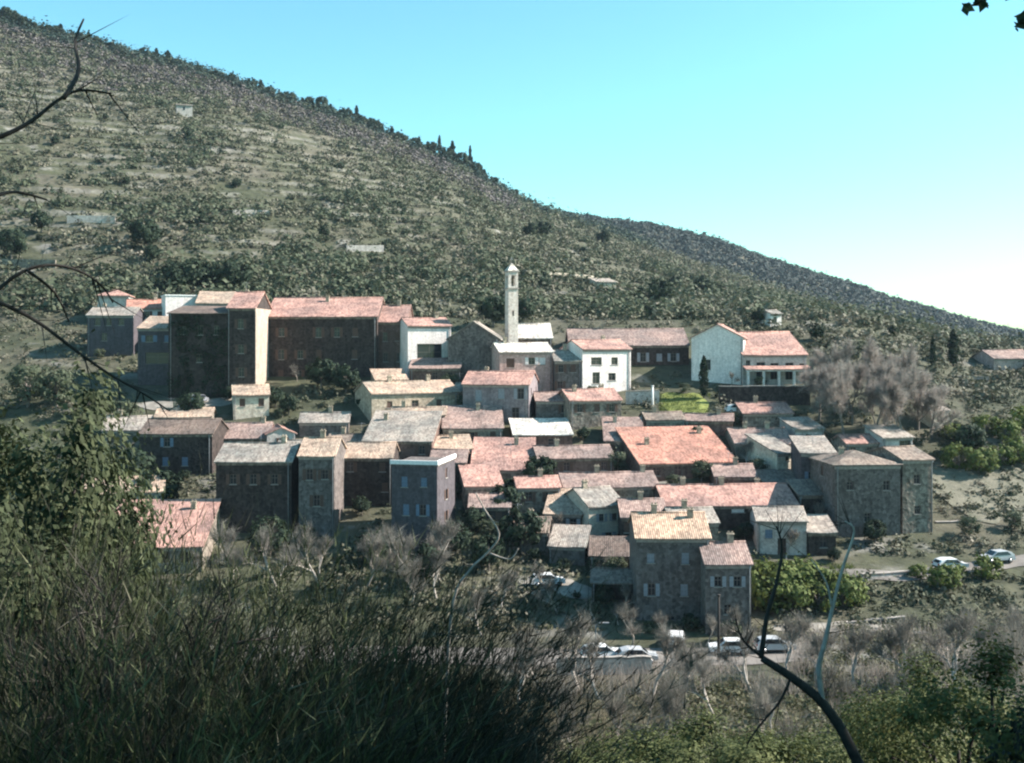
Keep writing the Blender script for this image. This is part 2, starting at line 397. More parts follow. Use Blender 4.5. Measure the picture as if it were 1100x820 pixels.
# ------------------------------------------------------------------ buildings
WIN_CACHE = {}
def window_meshes(w, h, style):
    key = (round(w, 2), round(h, 2), style)
    if key in WIN_CACHE: return WIN_CACHE[key]
    f = MB(); b = 0.07
    f.box((-w/2, -0.03, 0), (-w/2 + b, 0.05, h)); f.box((w/2 - b, -0.03, 0), (w/2, 0.05, h))
    f.box((-w/2 + b, -0.03, h - b), (w/2 - b, 0.05, h)); f.box((-w/2 + b, -0.03, 0), (w/2 - b, 0.05, b))
    f.box((-0.03, -0.025, b), (0.03, 0.045, h - b))
    if h > 1.0: f.box((-w/2 + b, -0.02, h*0.6), (w/2 - b, 0.04, h*0.6 + 0.05))
    p = MB(); p.box((-w/2 + 0.01, 0.01, 0.01), (w/2 - 0.01, 0.03, h - 0.01))
    sl = MB(); sl.box((-w/2 - 0.1, -0.28, -0.10), (w/2 + 0.1, -0.01, -0.003))
    s = MB()
    if style in M_shut:
        sw = w * 0.52
        s.box((-sw/2, -0.03, -0.02), (sw/2, 0.012, h + 0.02))
        for zz in (0.18, 0.5, 0.82): s.box((-sw/2 + 0.04, -0.05, h*zz - 0.05), (sw/2 - 0.04, -0.033, h*zz + 0.05))
    r = (f.mesh('window', M_frame), p.mesh('pane', M_glass), sl.mesh('sill', M_sill), s.mesh('shutter', M_shut[style]) if s.v else None)
    WIN_CACHE[key] = r
    return r

def add_window(root, pos, rz, w, h, style):
    f, p, sl, s = window_meshes(w, h, style)
    o = link(bpy.data.objects.new('window', f), root); o.location = pos; o.rotation_euler = (0, 0, rz)
    link(bpy.data.objects.new('pane', p), o)
    if h < 2.0:
        link(bpy.data.objects.new('sill', sl), o)
    if s:
        for sg in (-1, 1):
            q = link(bpy.data.objects.new('shutter', s), o)
            q.location = (sg * (w * 0.78 + 0.02), -0.215, 0) if random.Random(int(pos[0] * 91 + pos[2] * 37)).random() > .4 else (sg * w * 0.255, -0.06, 0)
    return o

def face_with_holes(mb, O, U, w, z0, z1, holes, rec=0.2):
    """wall face from O along unit U (outward normal = U x Z), openings (u, v, w, h), recessed reveals"""
    O = Vector(O); U = Vector(U); Z = Vector((0, 0, 1)); Nn = U.cross(Z)
    us_ = sorted({0.0, w, *[round(h[0] - h[2]/2, 3) for h in holes], *[round(h[0] + h[2]/2, 3) for h in holes]})
    zs_ = sorted({z0, z1, *[round(h[1], 3) for h in holes], *[round(h[1] + h[3], 3) for h in holes]})
    pt = lambda u, z, d=0.0: O + U * u + Z * z - Nn * d
    for i in range(len(us_) - 1):
        for j in range(len(zs_) - 1):
            cu, cz = (us_[i] + us_[i+1]) / 2, (zs_[j] + zs_[j+1]) / 2
            if any(abs(cu - h[0]) < h[2]/2 and h[1] < cz < h[1] + h[3] for h in holes): continue
            mb.add([pt(us_[i], zs_[j]), pt(us_[i+1], zs_[j]), pt(us_[i+1], zs_[j+1]), pt(us_[i], zs_[j+1])], [(0, 1, 2, 3)])
    for (u, v, ww, hh) in holes:
        a, b, c, d = (u - ww/2, v), (u + ww/2, v), (u + ww/2, v + hh), (u - ww/2, v + hh)
        for p, q in ((a, b), (b, c), (c, d), (d, a)):
            mb.add([pt(*p), pt(*q), pt(*q, rec + 0.1), pt(*p, rec + 0.1)], [(0, 1, 2, 3)])

BLD = []
def building(name, label, ref, px0, px1, Y, eave, d=8.0, yaw=0.0, roof='gable_x', pitch=17, wall='grey', tiles='pink',
             grid=None, wins=(), side=0, left=0, door=None, style='brown', chim=(), cat='house', wsize=(0.9, 1.3), over=0.35,
             cornice=True, pipe=None, group=None):
    if 400 < px0 < 860 and eave > 395: yaw += random.Random(px0).uniform(-7, 7)
    ya = R(yaw)
    w = (px1 - px0) * Y / F / max(0.5, math.cos(ya))
    pc = (px0 + px1) / 2; xc = PX(pc, Y)
    cx, cy = xc - math.sin(ya) * d / 2, Y + math.cos(ya) * d / 2
    zf = T(xc, Y - 0.3)
    Hh = max(2.3, PZ(eave, Y) - zf)
    corners = [T(cx + math.cos(ya) * a * w/2 - math.sin(ya) * b * d/2, cy + math.sin(ya) * a * w/2 + math.cos(ya) * b * d/2) for a in (-1, 1) for b in (-1, 1)]
    zb = min(corners) - zf - 0.8
    root = empty(name, (cx, cy, zf), ya, label, cat, group)
    tp = math.tan(R(pitch + 3))
    # openings: front
    holes = []
    if grid:
        ncol, nrow = grid
        for r_ in range(nrow):
            zt = Hh - 0.65 - r_ * 2.85 - wsize[1]
            if zt < 0.5: break
            for c_ in range(ncol):
                if random.random() < 0.34 and ncol > 1: continue
                holes.append((w * (c_ + 0.5) / ncol + random.uniform(-.25, .25), zt, wsize[0], wsize[1], style))
    for (wx, wy, ww, wh, st) in wins:        # pixel centre and pixel size in the photo
        if len(wins) > 5 and wh < 13 and random.random() < .28: continue
        wx += random.uniform(-1.2, 1.2); wh *= random.uniform(.85, 1.1)
        u = w/2 + (wx - pc) * Y / F / math.cos(ya); v = PZ(wy, Y) - zf - wh * Y / F / 2
        holes.append((u, v, ww * Y / F, wh * Y / F, st))
    holes = [h for h in holes if h[0] - h[2]/2 > 0.1 and h[0] + h[2]/2 < w - 0.1 and h[1] + h[3] < Hh - 0.1]
    if door is not None:
        u = w * door; dw, dh = 1.1, 2.15
        holes = [h for h in holes if not (abs(h[0] - u) < (h[2] + dw)/2 + 0.1 and h[1] < dh + 0.15)]
    mb = MB()
    fh = [h[:4] for h in holes] + ([(w * door, 0.02, dw, dh)] if door is not None else [])
    top = {'gable_x': (0, 0), 'shed': (0, 1), 'gable_y': (0, 0), 'hip': (0, 0), 'flat': (0, 0)}[roof]
    face_with_holes(mb, (-w/2, -d/2, 0), (1, 0, 0), w, zb, Hh, fh)
    Hb = Hh + (d * tp if roof == 'shed' else 0)
    face_with_holes(mb, (w/2, d/2, 0), (-1, 0, 0), w, zb, Hb, [])
    sh = {1: [], -1: []}
    for sgn, n_ in ((1, side), (-1, left)):
        for i in range(n_):
            for r_ in range(3):
                zt = Hh - 0.65 - r_ * 2.85 - wsize[1]
                if zt > 0.8: sh[sgn].append((d * (i + 0.5) / n_, zt, wsize[0], wsize[1]))
    face_with_holes(mb, (w/2, -d/2, 0), (0, 1, 0), d, zb, Hh, sh[1])
    face_with_holes(mb, (-w/2, d/2, 0), (0, -1, 0), d, zb, Hh, sh[-1])
    if roof == 'gable_x':
        for s_ in (-1, 1):
            mb.add([(s_*w/2, -d/2, Hh), (s_*w/2, d/2, Hh), (s_*w/2, 0, Hh + d/2*tp)], [(0, 1, 2) if s_ > 0 else (1, 0, 2)])
    if roof == 'shed':
        for s_ in (-1, 1):
            mb.add([(s_*w/2, -d/2, Hh), (s_*w/2, d/2, Hh), (s_*w/2, d/2, Hb)], [(0, 1, 2) if s_ > 0 else (1, 0, 2)])
    if roof == 'gable_y':
        for s_ in (-1, 1):
            mb.add([(-w/2, s_*d/2, Hh), (w/2, s_*d/2, Hh), (0, s_*d/2, Hh + w/2*tp)], [(0, 1, 2) if s_ < 0 else (1, 0, 2)])
    mb.build('wall', WM[wall], root)
    # roof
    rb = MB(); t = 0.16; ox = 0.22
    if roof == 'gable_x':
        zl = Hh - over * tp
        rb.sag_prism([(-d/2-over, zl), (0, Hh + d/2*tp), (0, Hh + d/2*tp + t), (-d/2-over, zl + t)], 0, -w/2-ox, w/2+ox, int(px0*7+Y))
        rb.sag_prism([(d/2+over, zl), (d/2+over, zl + t), (0, Hh + d/2*tp + t), (0, Hh + d/2*tp)], 0, -w/2-ox, w/2+ox, int(px0*7+Y))
        rb.tube([(-w/2-ox, 0, Hh + d/2*tp + t), (0, 0, Hh + d/2*tp + t - .06), (w/2+ox, 0, Hh + d/2*tp + t)], 0.13, 6)
    elif roof == 'shed':
        rb.sag_prism([(-d/2-over, Hh - over*tp), (d/2+over, Hb + over*tp), (d/2+over, Hb + over*tp + t), (-d/2-over, Hh - over*tp + t)], 0, -w/2-ox, w/2+ox, int(px0*7+Y))
    elif roof == 'gable_y':
        zl = Hh - over * tp
        rb.sag_prism([(-w/2-over, zl), (0, Hh + w/2*tp), (0, Hh + w/2*tp + t), (-w/2-over, zl + t)], 1, -d/2-ox, d/2+ox, int(px0*7+Y))
        rb.sag_prism([(w/2+over, zl), (w/2+over, zl + t), (0, Hh + w/2*tp + t), (0, Hh + w/2*tp)], 1, -d/2-ox, d/2+ox, int(px0*7+Y))
        rb.tube([(0, -d/2-ox, Hh + w/2*tp + t), (0, d/2+ox, Hh + w/2*tp + t)], 0.11, 6)
    elif roof == 'hip':
        a, b_ = w/2 + over, d/2 + over; zl = Hh - 0.05; rl = max(0.0, a - b_); rz_ = zl + min(a, b_) * tp
        e = [(-a,-b_,zl), (a,-b_,zl), (a,b_,zl), (-a,b_,zl)]
        rr = [(-rl, 0, rz_), (rl, 0, rz_)] if a >= b_ else [(0, -(b_-a), rz_), (0, b_-a, rz_)]
        vs = e + [(x, y, z + t) for x, y, z in e] + [(x, y, z + t) for x, y, z in rr]
        fs = [(0, 3, 2, 1), (0, 1, 5, 4), (1, 2, 6, 5), (2, 3, 7, 6), (3, 0, 4, 7)]
        fs += [(4, 5, 9, 8), (5, 6, 9), (6, 7, 8, 9), (7, 4, 8)] if a >= b_ else [(4, 5, 8), (5, 6, 9, 8), (6, 7, 9), (7, 4, 8, 9)]
        rb.add(vs, fs)
    else:
        rb.box((-w/2-0.12, -d/2-0.12, Hh - 0.0), (w/2+0.12, d/2+0.12, Hh + 0.22))
    rf = rb.build('roof', RM[(tiles, 1 if roof == 'gable_y' else 0)] if roof != 'flat' else (M_whitec if tiles == 'pale' else WM['grey']), root)
    if cornice and roof in ('gable_x', 'shed', 'hip'):
        c = MB(); c.box((-w/2 - 0.02, -d/2 - 0.16, Hh - 0.34), (w/2 + 0.02, -d/2 - 0.002, Hh - 0.12))
        c.box((-w/2 - 0.02, -d/2 - 0.09, Hh - 0.5), (w/2 + 0.02, -d/2 - 0.002, Hh - 0.342))
        c.build('cornice', M_sill if wall not in ('dark', 'brown') else WM['stone'], root)
    def roof_z(x, y):
        if roof == 'gable_x': return Hh + (d/2 - abs(y)) * tp
        if roof == 'shed': return Hh + (y + d/2) * tp
        if roof == 'gable_y': return Hh + (w/2 - abs(x)) * tp
        if roof == 'hip': return Hh + min(w/2 - abs(x), d/2 - abs(y)) * tp
        return Hh
    for (cu, cv) in chim:
        x, y = (cu - 0.5) * w, (cv - 0.5) * d; z = roof_z(x, y)
        cm = MB(); cm.box((x - .32, y - .26, z - .25), (x + .32, y + .26, z + .95)); cm.box((x - .40, y - .34, z + .952), (x + .40, y + .34, z + 1.06))
        for q in (-1, 1): cm.box((x + q*.2 - .09, y - .1, z + 1.062), (x + q*.2 + .09, y + .1, z + 1.28))
        cm.build('chimney', WM['tan'], rf)
    if random.Random(px0 * 3 + 1).random() < .45 and roof in ('gable_x', 'shed') and cat in ('house',):
        am = MB(); x = w * random.uniform(-.35, .35); z = roof_z(x, 0)
        am.tube([(x, 0, z - .1), (x, 0, z + 1.9)], .022, 5); am.tube([(x - .6, 0, z + 1.75), (x + .6, 0, z + 1.75)], .014, 4)
        for k_ in range(5): am.tube([(x - .5 + k_ * .25, -.28, z + 1.75), (x - .5 + k_ * .25, .28, z + 1.75)], .01, 4)
        am.build('aerial', M_pipe, rf)
    for (u, v, ww, wh, st) in holes:
        add_window(root, (-w/2 + u, -d/2 + 0.2, v), 0, ww, wh, st)
    for (u, v, ww, wh) in sh[1]: add_window(root, (w/2 - 0.2, -d/2 + u, v), R(90), ww, wh, style)
    for (u, v, ww, wh) in sh[-1]: add_window(root, (-w/2 + 0.2, d/2 - u, v), R(-90), ww, wh, style)
    if door is not None:
        dm = MB(); u = -w/2 + w * door
        dm.box((u - .54, -d/2 + .14, 0.03), (u + .54, -d/2 + .2, 2.16))
        for k in (-1, 1): dm.box((u + k*.26 - .18, -d/2 + .115, 0.25), (u + k*.26 + .18, -d/2 + .138, 1.9))
        dr = dm.build('door', M_door, root)
        hm = MB(); hm.box((u + .38, -d/2 + .07, 1.02), (u + .44, -d/2 + .112, 1.16)); hm.build('handle', M_pipe, dr)
    if pipe is None and roof != 'flat' and w > 4: pipe = (random.Random(px0).choice((.04, .96)),)
    if pipe:
        for pu in pipe:
            pm = MB(); x = -w/2 + w * pu
            pm.tube([(x, -d/2 - .1, zb + .3), (x, -d/2 - .1, Hh - .55), (x, -d/2 - over + .02, Hh - .16)], 0.07, 6)
            pm.build('drainpipe', M_pipe, root)
    BLD.append((ref, cx, cy, w, d, yaw, zf, Hh, root))
    return root

N_ = 'none'
B_ = building
# top-left cluster
B_('village_house', 'blue grey shaded house with one wide dark window at the village\'s upper left', 'the blue grey house', 148, 192, 196, 353, 7, 0, 'shed', 14, 'blue', 'tan', wins=[(170, 385, 27, 14, N_), (160, 364, 8, 8, 'blue'), (180, 364, 8, 8, 'blue')], chim=[(.8, .7)])
B_('village_house', 'grey house with three small windows under the eaves, left end of the village', 'the leftmost upper house', 94, 143, 211, 339, 8, 3, 'gable_x', 18, 'blue', 'grey', wins=[(106, 346, 6, 8, N_), (118, 346, 6, 8, N_), (131, 346, 6, 8, N_), (112, 362, 6, 8, N_)], chim=[(.2, .6)])
B_('village_house', 'small pale house with pink hipped roof at the hillside\'s foot, highest on the left', 'the pink hipped house', 106, 137, 233, 318, 8, 12, 'hip', 20, 'pale', 'pink', grid=(2, 1), style='grey')
B_('village_house', 'small house with red pink roof and white gable, left of the white cube house', 'the red pink roofed house', 139, 178, 222, 331, 8, 18, 'gable_x', 20, 'white', 'salmon', grid=(3, 1), style='brown', chim=[(.7, .5)])
B_('village_house', 'white flat roofed house like a cube, at the upper left of the village', 'the white cube house', 180, 211, 219, 318, 7, 24, 'flat', 17, 'white', 'pale', grid=(2, 1), wsize=(1.1, 1.1), style=N_)
B_('outbuilding', 'low tan shed with sunlit roof behind the ivy covered building', 'the low tan shed', 212, 248, 214, 326, 8, 10, 'shed', 14, 'tan', 'tan', grid=(2, 1), style=N_, cat='shed')
# big dark block
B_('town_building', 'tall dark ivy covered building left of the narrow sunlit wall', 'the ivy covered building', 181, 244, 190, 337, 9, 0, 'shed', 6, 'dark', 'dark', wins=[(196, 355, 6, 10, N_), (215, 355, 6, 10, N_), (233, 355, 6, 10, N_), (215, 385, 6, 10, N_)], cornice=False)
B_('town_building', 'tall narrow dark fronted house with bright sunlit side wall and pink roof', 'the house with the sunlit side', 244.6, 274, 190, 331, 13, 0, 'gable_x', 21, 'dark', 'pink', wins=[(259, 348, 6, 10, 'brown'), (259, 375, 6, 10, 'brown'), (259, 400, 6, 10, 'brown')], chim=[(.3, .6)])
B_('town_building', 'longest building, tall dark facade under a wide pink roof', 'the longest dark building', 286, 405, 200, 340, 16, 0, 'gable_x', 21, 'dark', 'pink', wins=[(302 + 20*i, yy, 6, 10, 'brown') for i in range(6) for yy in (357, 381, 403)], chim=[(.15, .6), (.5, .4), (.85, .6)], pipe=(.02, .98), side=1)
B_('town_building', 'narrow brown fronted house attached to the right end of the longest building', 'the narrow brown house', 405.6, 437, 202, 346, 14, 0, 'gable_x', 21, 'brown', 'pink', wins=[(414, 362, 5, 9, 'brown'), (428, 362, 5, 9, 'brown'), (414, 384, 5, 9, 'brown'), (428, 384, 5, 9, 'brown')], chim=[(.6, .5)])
B_('village_house', 'white house with a big dark opening like a garage, under a pink roof', 'the white house with a big opening', 439, 484, 199, 350, 7, 22, 'gable_x', 18, 'white', 'pink', wins=[(462, 381, 28, 24, N_)], chim=[(.8, .5)])
# church group
ch = B_('church', 'grey stone church front with a pointed gable and dark doorway', 'the church', 481, 536, 196, 364, 14, -3, 'gable_y', 30, 'grey', 'grey', wins=[(509, 366, 8, 10, N_)], door=0.46, cat='church', cornice=False)
B_('church_hall', 'low hall with a pale cream roof directly right of the bell tower', 'the cream roofed hall', 553, 593, 205, 363, 10, 4, 'gable_x', 24, 'brown', 'pale', grid=(3, 1), style=N_, cat='hall')
B_('village_house', 'pink walled house below the bell tower with small square windows', 'the pink house below the tower', 537, 594, 191, 378, 8, 14, 'gable_x', 16, 'pink', 'pale', wins=[(549, 390, 9, 10, 'brown'), (571, 388, 7, 8, 'white'), (584, 388, 7, 8, 'white'), (560, 405, 6, 9, N_)], chim=[(.2, .5)])
B_('village_house', 'lilac grey house with two upper windows and wide pink roof in the village centre', 'the lilac house', 497, 568, 181, 413, 10, -7, 'gable_x', 18, 'lilac', 'pink', wins=[(538, 423, 7, 11, 'grey'), (559, 423, 7, 11, 'grey'), (515, 425, 7, 11, 'grey'), (553, 445, 8, 14, N_)], side=2, chim=[(.25, .6)])
B_('village_house', 'narrow stone house squeezed between the lilac and white houses', 'the narrow stone house', 596, 624, 190, 388, 9, 4, 'gable_x', 18, 'grey', 'grey', grid=(2, 2), chim=[(.5, .5)])
B_('village_house', 'bright white two storey house in the centre, grey windows', 'the bright white house', 625, 679, 192, 375, 8, 25, 'gable_x', 17, 'white', 'pink', wins=[(641, 388, 13, 9, N_), (661, 388, 8, 9, N_), (659, 405, 9, 9, N_), (641, 406, 9, 13, N_)], chim=[(.7, .6)])
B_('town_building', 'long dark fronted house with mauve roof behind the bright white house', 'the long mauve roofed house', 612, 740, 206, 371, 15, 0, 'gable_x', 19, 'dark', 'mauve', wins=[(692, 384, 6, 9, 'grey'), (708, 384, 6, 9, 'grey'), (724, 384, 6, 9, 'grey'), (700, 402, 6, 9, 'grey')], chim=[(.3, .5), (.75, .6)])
# villa
B_('villa_wing', 'pale gabled wing of the villa, left end, plain wall in shade', 'the pale gabled villa wing', 744, 797, 197, 363, 12, -16, 'gable_y', 24, 'white', 'pink', wins=[(760, 392, 6, 10, N_)], cat='villa', cornice=False)
B_('villa', 'large villa with wide pink roof, white porch piers and dark openings', 'the villa', 797, 868, 196, 381, 17, 8, 'gable_x', 22, 'pale', 'pink', wins=[(817, 399, 10, 20, N_), (833, 399, 9, 20, N_), (849, 399, 9, 20, N_), (862, 396, 6, 12, N_), (804, 392, 5, 9, N_)], chim=[(.3, .7), (.8, .6)], cat='villa')
B_('cabin', 'tiny white cabin on the slope just above the villa roof', 'the tiny white cabin', 827, 840, 231, 337, 4, 22, 'gable_x', 16, 'white', 'grey', grid=(1, 1), style=N_, cat='cabin')
# centre terraces of roofs
B_('village_house', 'long low tan house with sunlit wall below the longest building', 'the long tan house', 402, 492, 183, 422, 9, 21, 'gable_x', 17, 'tan', 'tan', wins=[(420, 434, 6, 8, 'brown'), (446, 435, 8, 9, N_), (470, 434, 6, 8, 'brown')], chim=[(.3, .5), (.75, .5)])
B_('village_house', 'small house with dusty pink roof just below the lilac house', 'the dusty pink roofed house', 476, 540, 173, 460, 8, 3, 'shed', 17, 'stone', 'mauve', grid=(3, 1), chim=[(.6, .8)])
B_('village_house', 'grey roofed house with bluish side wall left of centre', 'the grey roofed house left of centre', 390, 464, 165, 474, 10.5, -4, 'shed', 16, 'brown', 'grey', grid=(3, 1), side=1, chim=[(.2, .7)])
B_('village_house', 'house with tan roof wedged below the dusty pink roof', 'the wedged tan roofed house', 468, 507, 167, 482, 8, 4, 'gable_x', 18, 'stone', 'tan', grid=(3, 2), chim=[(.5, .4)])
B_('garage', 'low white garage with flat slanting bright roof in the centre', 'the low white garage', 552, 615, 172, 468, 7, 12, 'shed', 12, 'brown', 'pale', wins=[(570, 476, 12, 10, N_), (596, 476, 12, 10, N_)], cat='garage', cornice=False)
B_('village_house', 'dark stone house squeezed between lilac house and garage', 'the squeezed dark house', 576, 614, 181, 431, 7, 0, 'gable_x', 16, 'grey', 'mauve', grid=(2, 1))
B_('village_house', 'pinkish stone house with jumbled small roof under the bright white house', 'the jumbled roof house', 612, 668, 179, 430, 8, 10, 'gable_x', 18, 'stone', 'pink', grid=(3, 2), chim=[(.2, .4), (.8, .6)])
B_('village_house', 'house with mauve roof touching the left side of the big salmon roof', 'the mauve roofed house', 650, 692, 170, 480, 8, 0, 'shed', 17, 'brown', 'mauve', grid=(2, 1), chim=[(.3, .8)])
B_('village_house', 'house with the biggest salmon orange roof and dark red front', 'the big salmon roofed house', 686, 793, 163, 497, 11.5, 5, 'shed', 17, 'brown', 'salmon', wins=[(705, 506, 8, 10, N_), (728, 506, 8, 10, N_), (752, 506, 8, 10, N_), (775, 506, 8, 10, N_)], chim=[(.2, .5), (.85, .8)])
B_('village_house', 'house with broad dusty pink roof left of the round dark tree', 'the broad dusty pink roof', 506, 574, 161, 505, 10, -5, 'shed', 17, 'stone', 'pink', grid=(3, 1), chim=[(.7, .8)])
B_('village_house', 'house with brown shadowed front beneath the white garage', 'the brown house under the garage', 578, 660, 164, 492, 7.5, 4, 'gable_x', 17, 'brown', 'mauve', grid=(4, 1), chim=[(.3, .5)])
B_('village_house', 'house with grey pink roof below the brown shadowed house', 'the grey pink roofed house', 606, 708, 155, 523, 8, 3, 'gable_x', 17, 'stone', 'mauve', grid=(5, 1), chim=[(.4, .5), (.9, .5)])
B_('village_house', 'grey house with pale pink lean-to roof beside the cream house', 'the lean-to roofed grey house', 585, 624, 147, 552, 6, -4, 'shed', 18, 'grey', 'tan', grid=(2, 1), style='grey')
B_('village_house', 'narrow cream house with sunlit wall and white ledge, lower village', 'the narrow cream house', 632, 671, 146, 543, 9, 24, 'gable_x', 18, 'cream', 'grey', wins=[(655, 578, 8, 11, 'grey'), (645, 556, 6, 8, 'grey'), (661, 556, 6, 8, 'grey')], chim=[(.3, .5)])
B_('village_house', 'tall grey house with peach roof, lowest in the village', 'the peach roofed house', 684, 762, 122, 578, 10, 0, 'gable_x', 18, 'grey', 'peach', wins=[(700, 600, 8, 12, 'grey'), (735, 600, 8, 12, 'grey'), (700, 634, 8, 12, 'grey'), (735, 634, 8, 12, 'grey'), (720, 668, 8, 12, N_)], side=0, chim=[(.3, .5), (.8, .4)], pipe=(.97,))
B_('village_house', 'grey house with small roof one step lower, right of the peach roof', 'the lower step house', 758, 807, 118.5, 606, 8, 2, 'gable_x', 18, 'grey', 'mauve', wins=[(772, 625, 8, 12, 'grey'), (792, 625, 8, 12, 'grey'), (782, 655, 8, 12, N_)], chim=[(.7, .5)])
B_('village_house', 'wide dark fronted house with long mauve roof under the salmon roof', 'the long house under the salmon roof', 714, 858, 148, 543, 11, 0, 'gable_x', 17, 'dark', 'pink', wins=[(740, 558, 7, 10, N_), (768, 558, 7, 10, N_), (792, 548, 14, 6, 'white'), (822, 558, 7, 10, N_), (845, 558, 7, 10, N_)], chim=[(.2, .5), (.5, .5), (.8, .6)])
B_('village_house', 'olive grey house with ragged pinkish roof below the villa wall', 'the olive grey house', 790, 852, 169, 477, 10, 0, 'gable_x', 18, 'olive', 'mauve', grid=(3, 2), chim=[(.3, .5), (.7, .5)])
B_('cottage', 'very narrow cottage with pale sunlit front beside the olive grey house', 'the narrow pale cottage', 833, 858, 163, 487, 7, 25, 'shed', 14, 'cream', 'grey', wins=[(847, 486 + 6, 5, 7, N_), (845, 512, 6, 8, N_)], cat='cottage')
B_('town_building', 'large plain grey building at the right end with brown grey hipped roof', 'the large grey building', 896, 968, 146, 500, 9.5, 4, 'hip', 14, 'grey', 'brown', wins=[(912, 522, 7, 10, N_), (953, 522, 7, 10, N_), (932, 556, 7, 10, N_)], left=1, chim=[(.3, .5)])
B_('town_building', 'pale grey block joined to the right side of the large grey building', 'the pale grey block', 968.5, 1003, 147, 494, 10, 10, 'gable_x', 10, 'stone', 'brown', wins=[(985, 515, 7, 10, N_), (985, 548, 7, 10, N_)], style='grey')
B_('town_building', 'dark bluish house with a pale roof edge, left of the large grey building', 'the dark bluish house', 861, 897, 155, 487, 8, -4, 'shed', 8, 'blue', 'grey', wins=[(872, 512, 7, 11, 'blue'), (886, 512, 7, 11, 'blue')])
B_('cottage', 'low bluish white cottage in shade above the green meadow', 'the low bluish cottage', 814, 866, 141, 560, 7, -6, 'gable_x', 16, 'pale', 'grey', wins=[(826, 574, 8, 9, 'blue'), (850, 574, 8, 9, 'blue')], door=.5, cat='cottage')
# lower left
B_('village_house', 'dark house with wide pale mauve roof, left of the pale wall strip', 'the pale mauve roofed house', 232, 313, 147, 496, 10, 0, 'gable_x', 18, 'dark', 'grey', wins=[(250, 515, 7, 11, 'brown'), (272, 515, 7, 11, 'brown'), (295, 515, 7, 11, 'brown')], chim=[(.8, .5)])
B_('village_house', 'house with purple red roof just above the pale mauve roof', 'the purple red roofed house', 225, 287, 171, 472, 9, 4, 'gable_x', 20, 'brown', 'mauve', grid=(3, 1), chim=[(.85, .5)])
B_('village_house', 'dark house with a narrow bright sunlit side wall, lower left of the village', 'the house with bright narrow side', 321, 359, 146, 490, 10, 0, 'gable_x', 18, 'grey', 'tan', wins=[(332, 510, 7, 11, 'brown'), (348, 510, 7, 11, 'brown'), (340, 538, 7, 11, 'brown')], chim=[(.5, .5)])
B_('village_house', 'dark front set back right of the bright narrow side wall', 'the set back dark house', 369, 421, 155, 492, 9, 0, 'gable_x', 17, 'dark', 'tan', grid=(3, 2))
B_('village_house', 'tall bluish dark house with white roof edge and sunlit right corner', 'the house with the white roof edge', 420, 470, 142, 501, 9, -5, 'flat', 8, 'blue', 'grey', wins=[(435, 518, 7, 11, 'blue'), (455, 518, 7, 11, 'blue'), (435, 548, 7, 11, 'blue'), (455, 548, 7, 11, 'blue')], side=1, cornice=False)
B_('cottage', 'small sunlit cream cottage below the ivy covered building', 'the small cream cottage', 252, 288, 182, 424, 7, 16, 'gable_x', 18, 'cream', 'tan', grid=(2, 1), style='brown', cat='cottage')
B_('village_house', 'dark bluish house behind bare twigs, left of the purple red roof', 'the twig hidden dark house', 150, 228, 164, 466, 9, 0, 'gable_x', 18, 'dark', 'dark', grid=(4, 2), style='blue')
B_('village_house', 'low house with grey roof at the left edge of the lower village', 'the low grey roofed house', 112, 158, 172, 462, 9, 12, 'gable_x', 18, 'stone', 'grey', grid=(3, 1), chim=[(.3, .5)])
B_('village_house', 'small tan pink house above the lowest left roof', 'the small tan pink house', 95, 172, 148, 529, 8, 16, 'gable_x', 17, 'tan', 'tan', wins=[(112, 542, 6, 8, 'brown'), (132, 542, 8, 8, N_), (152, 542, 6, 8, 'brown')])
B_('village_house', 'lowest left house with a big dusty pink roof behind the broom', 'the lowest left house', 88, 216, 135, 588, 11, 4, 'shed', 17, 'stone', 'pink', grid=(5, 1), chim=[(.3, .6), (.8, .8)])
B_('annexe', 'small tan annexe with sunlit wall at the longest building\'s right foot', 'the small tan annexe', 404, 437, 190, 408, 5, 22, 'shed', 14, 'tan', 'tan', grid=(2, 1), cat='annexe')
B_('annexe', 'low brown annexe before the white house with the big opening', 'the low brown annexe', 440, 494, 193.5, 396, 5, 4, 'shed', 15, 'brown', 'mauve', grid=(3, 1), style=N_, cat='annexe')
B_('village_house', 'dark house with mauve roof squeezed between cream house and peach roof', 'the squeezed mauve house', 668, 716, 141, 556, 9, 0, 'gable_x', 17, 'dark', 'mauve', grid=(3, 2), chim=[(.5, .5)])
B_('annexe', 'low grey lean-to under the pale pink lean-to roof', 'the low grey lean-to', 590, 628, 138, 588, 5, -4, 'shed', 15, 'grey', 'grey', grid=(2, 1), style='grey', cat='annexe')
B_('annexe', 'dark low shed under the cream house\'s ledge', 'the dark low shed', 634, 690, 135, 602, 5, 0, 'shed', 12, 'dark', 'dark', grid=(2, 1), style=N_, cat='shed')
B_('village_house', 'house with grey pink roof under the villa\'s retaining wall', 'the house under the retaining wall', 798, 852, 179, 457, 8, 6, 'gable_x', 17, 'stone', 'pink', grid=(3, 1), chim=[(.4, .5)])
B_('annexe', 'small grey roofed shed at the foot of the first plane tree', 'the plane tree shed', 853, 886, 174, 464, 5, 16, 'shed', 12, 'pale', 'grey', grid=(1, 1), style=N_, cat='shed')
B_('annexe', 'small pale gabled shed right of the purple red roof', 'the pale gabled shed', 288, 316, 171, 466, 6, 18, 'gable_y', 20, 'pale', 'pink', grid=(1, 1), cat='shed', cornice=False)
B_('village_house', 'house with tan roof between the grey roof and the long tan house', 'the middle tan roof house', 420, 478, 176.5, 446, 5.5, 6, 'gable_x', 17, 'tan', 'tan', grid=(3, 1), chim=[(.2, .5)])
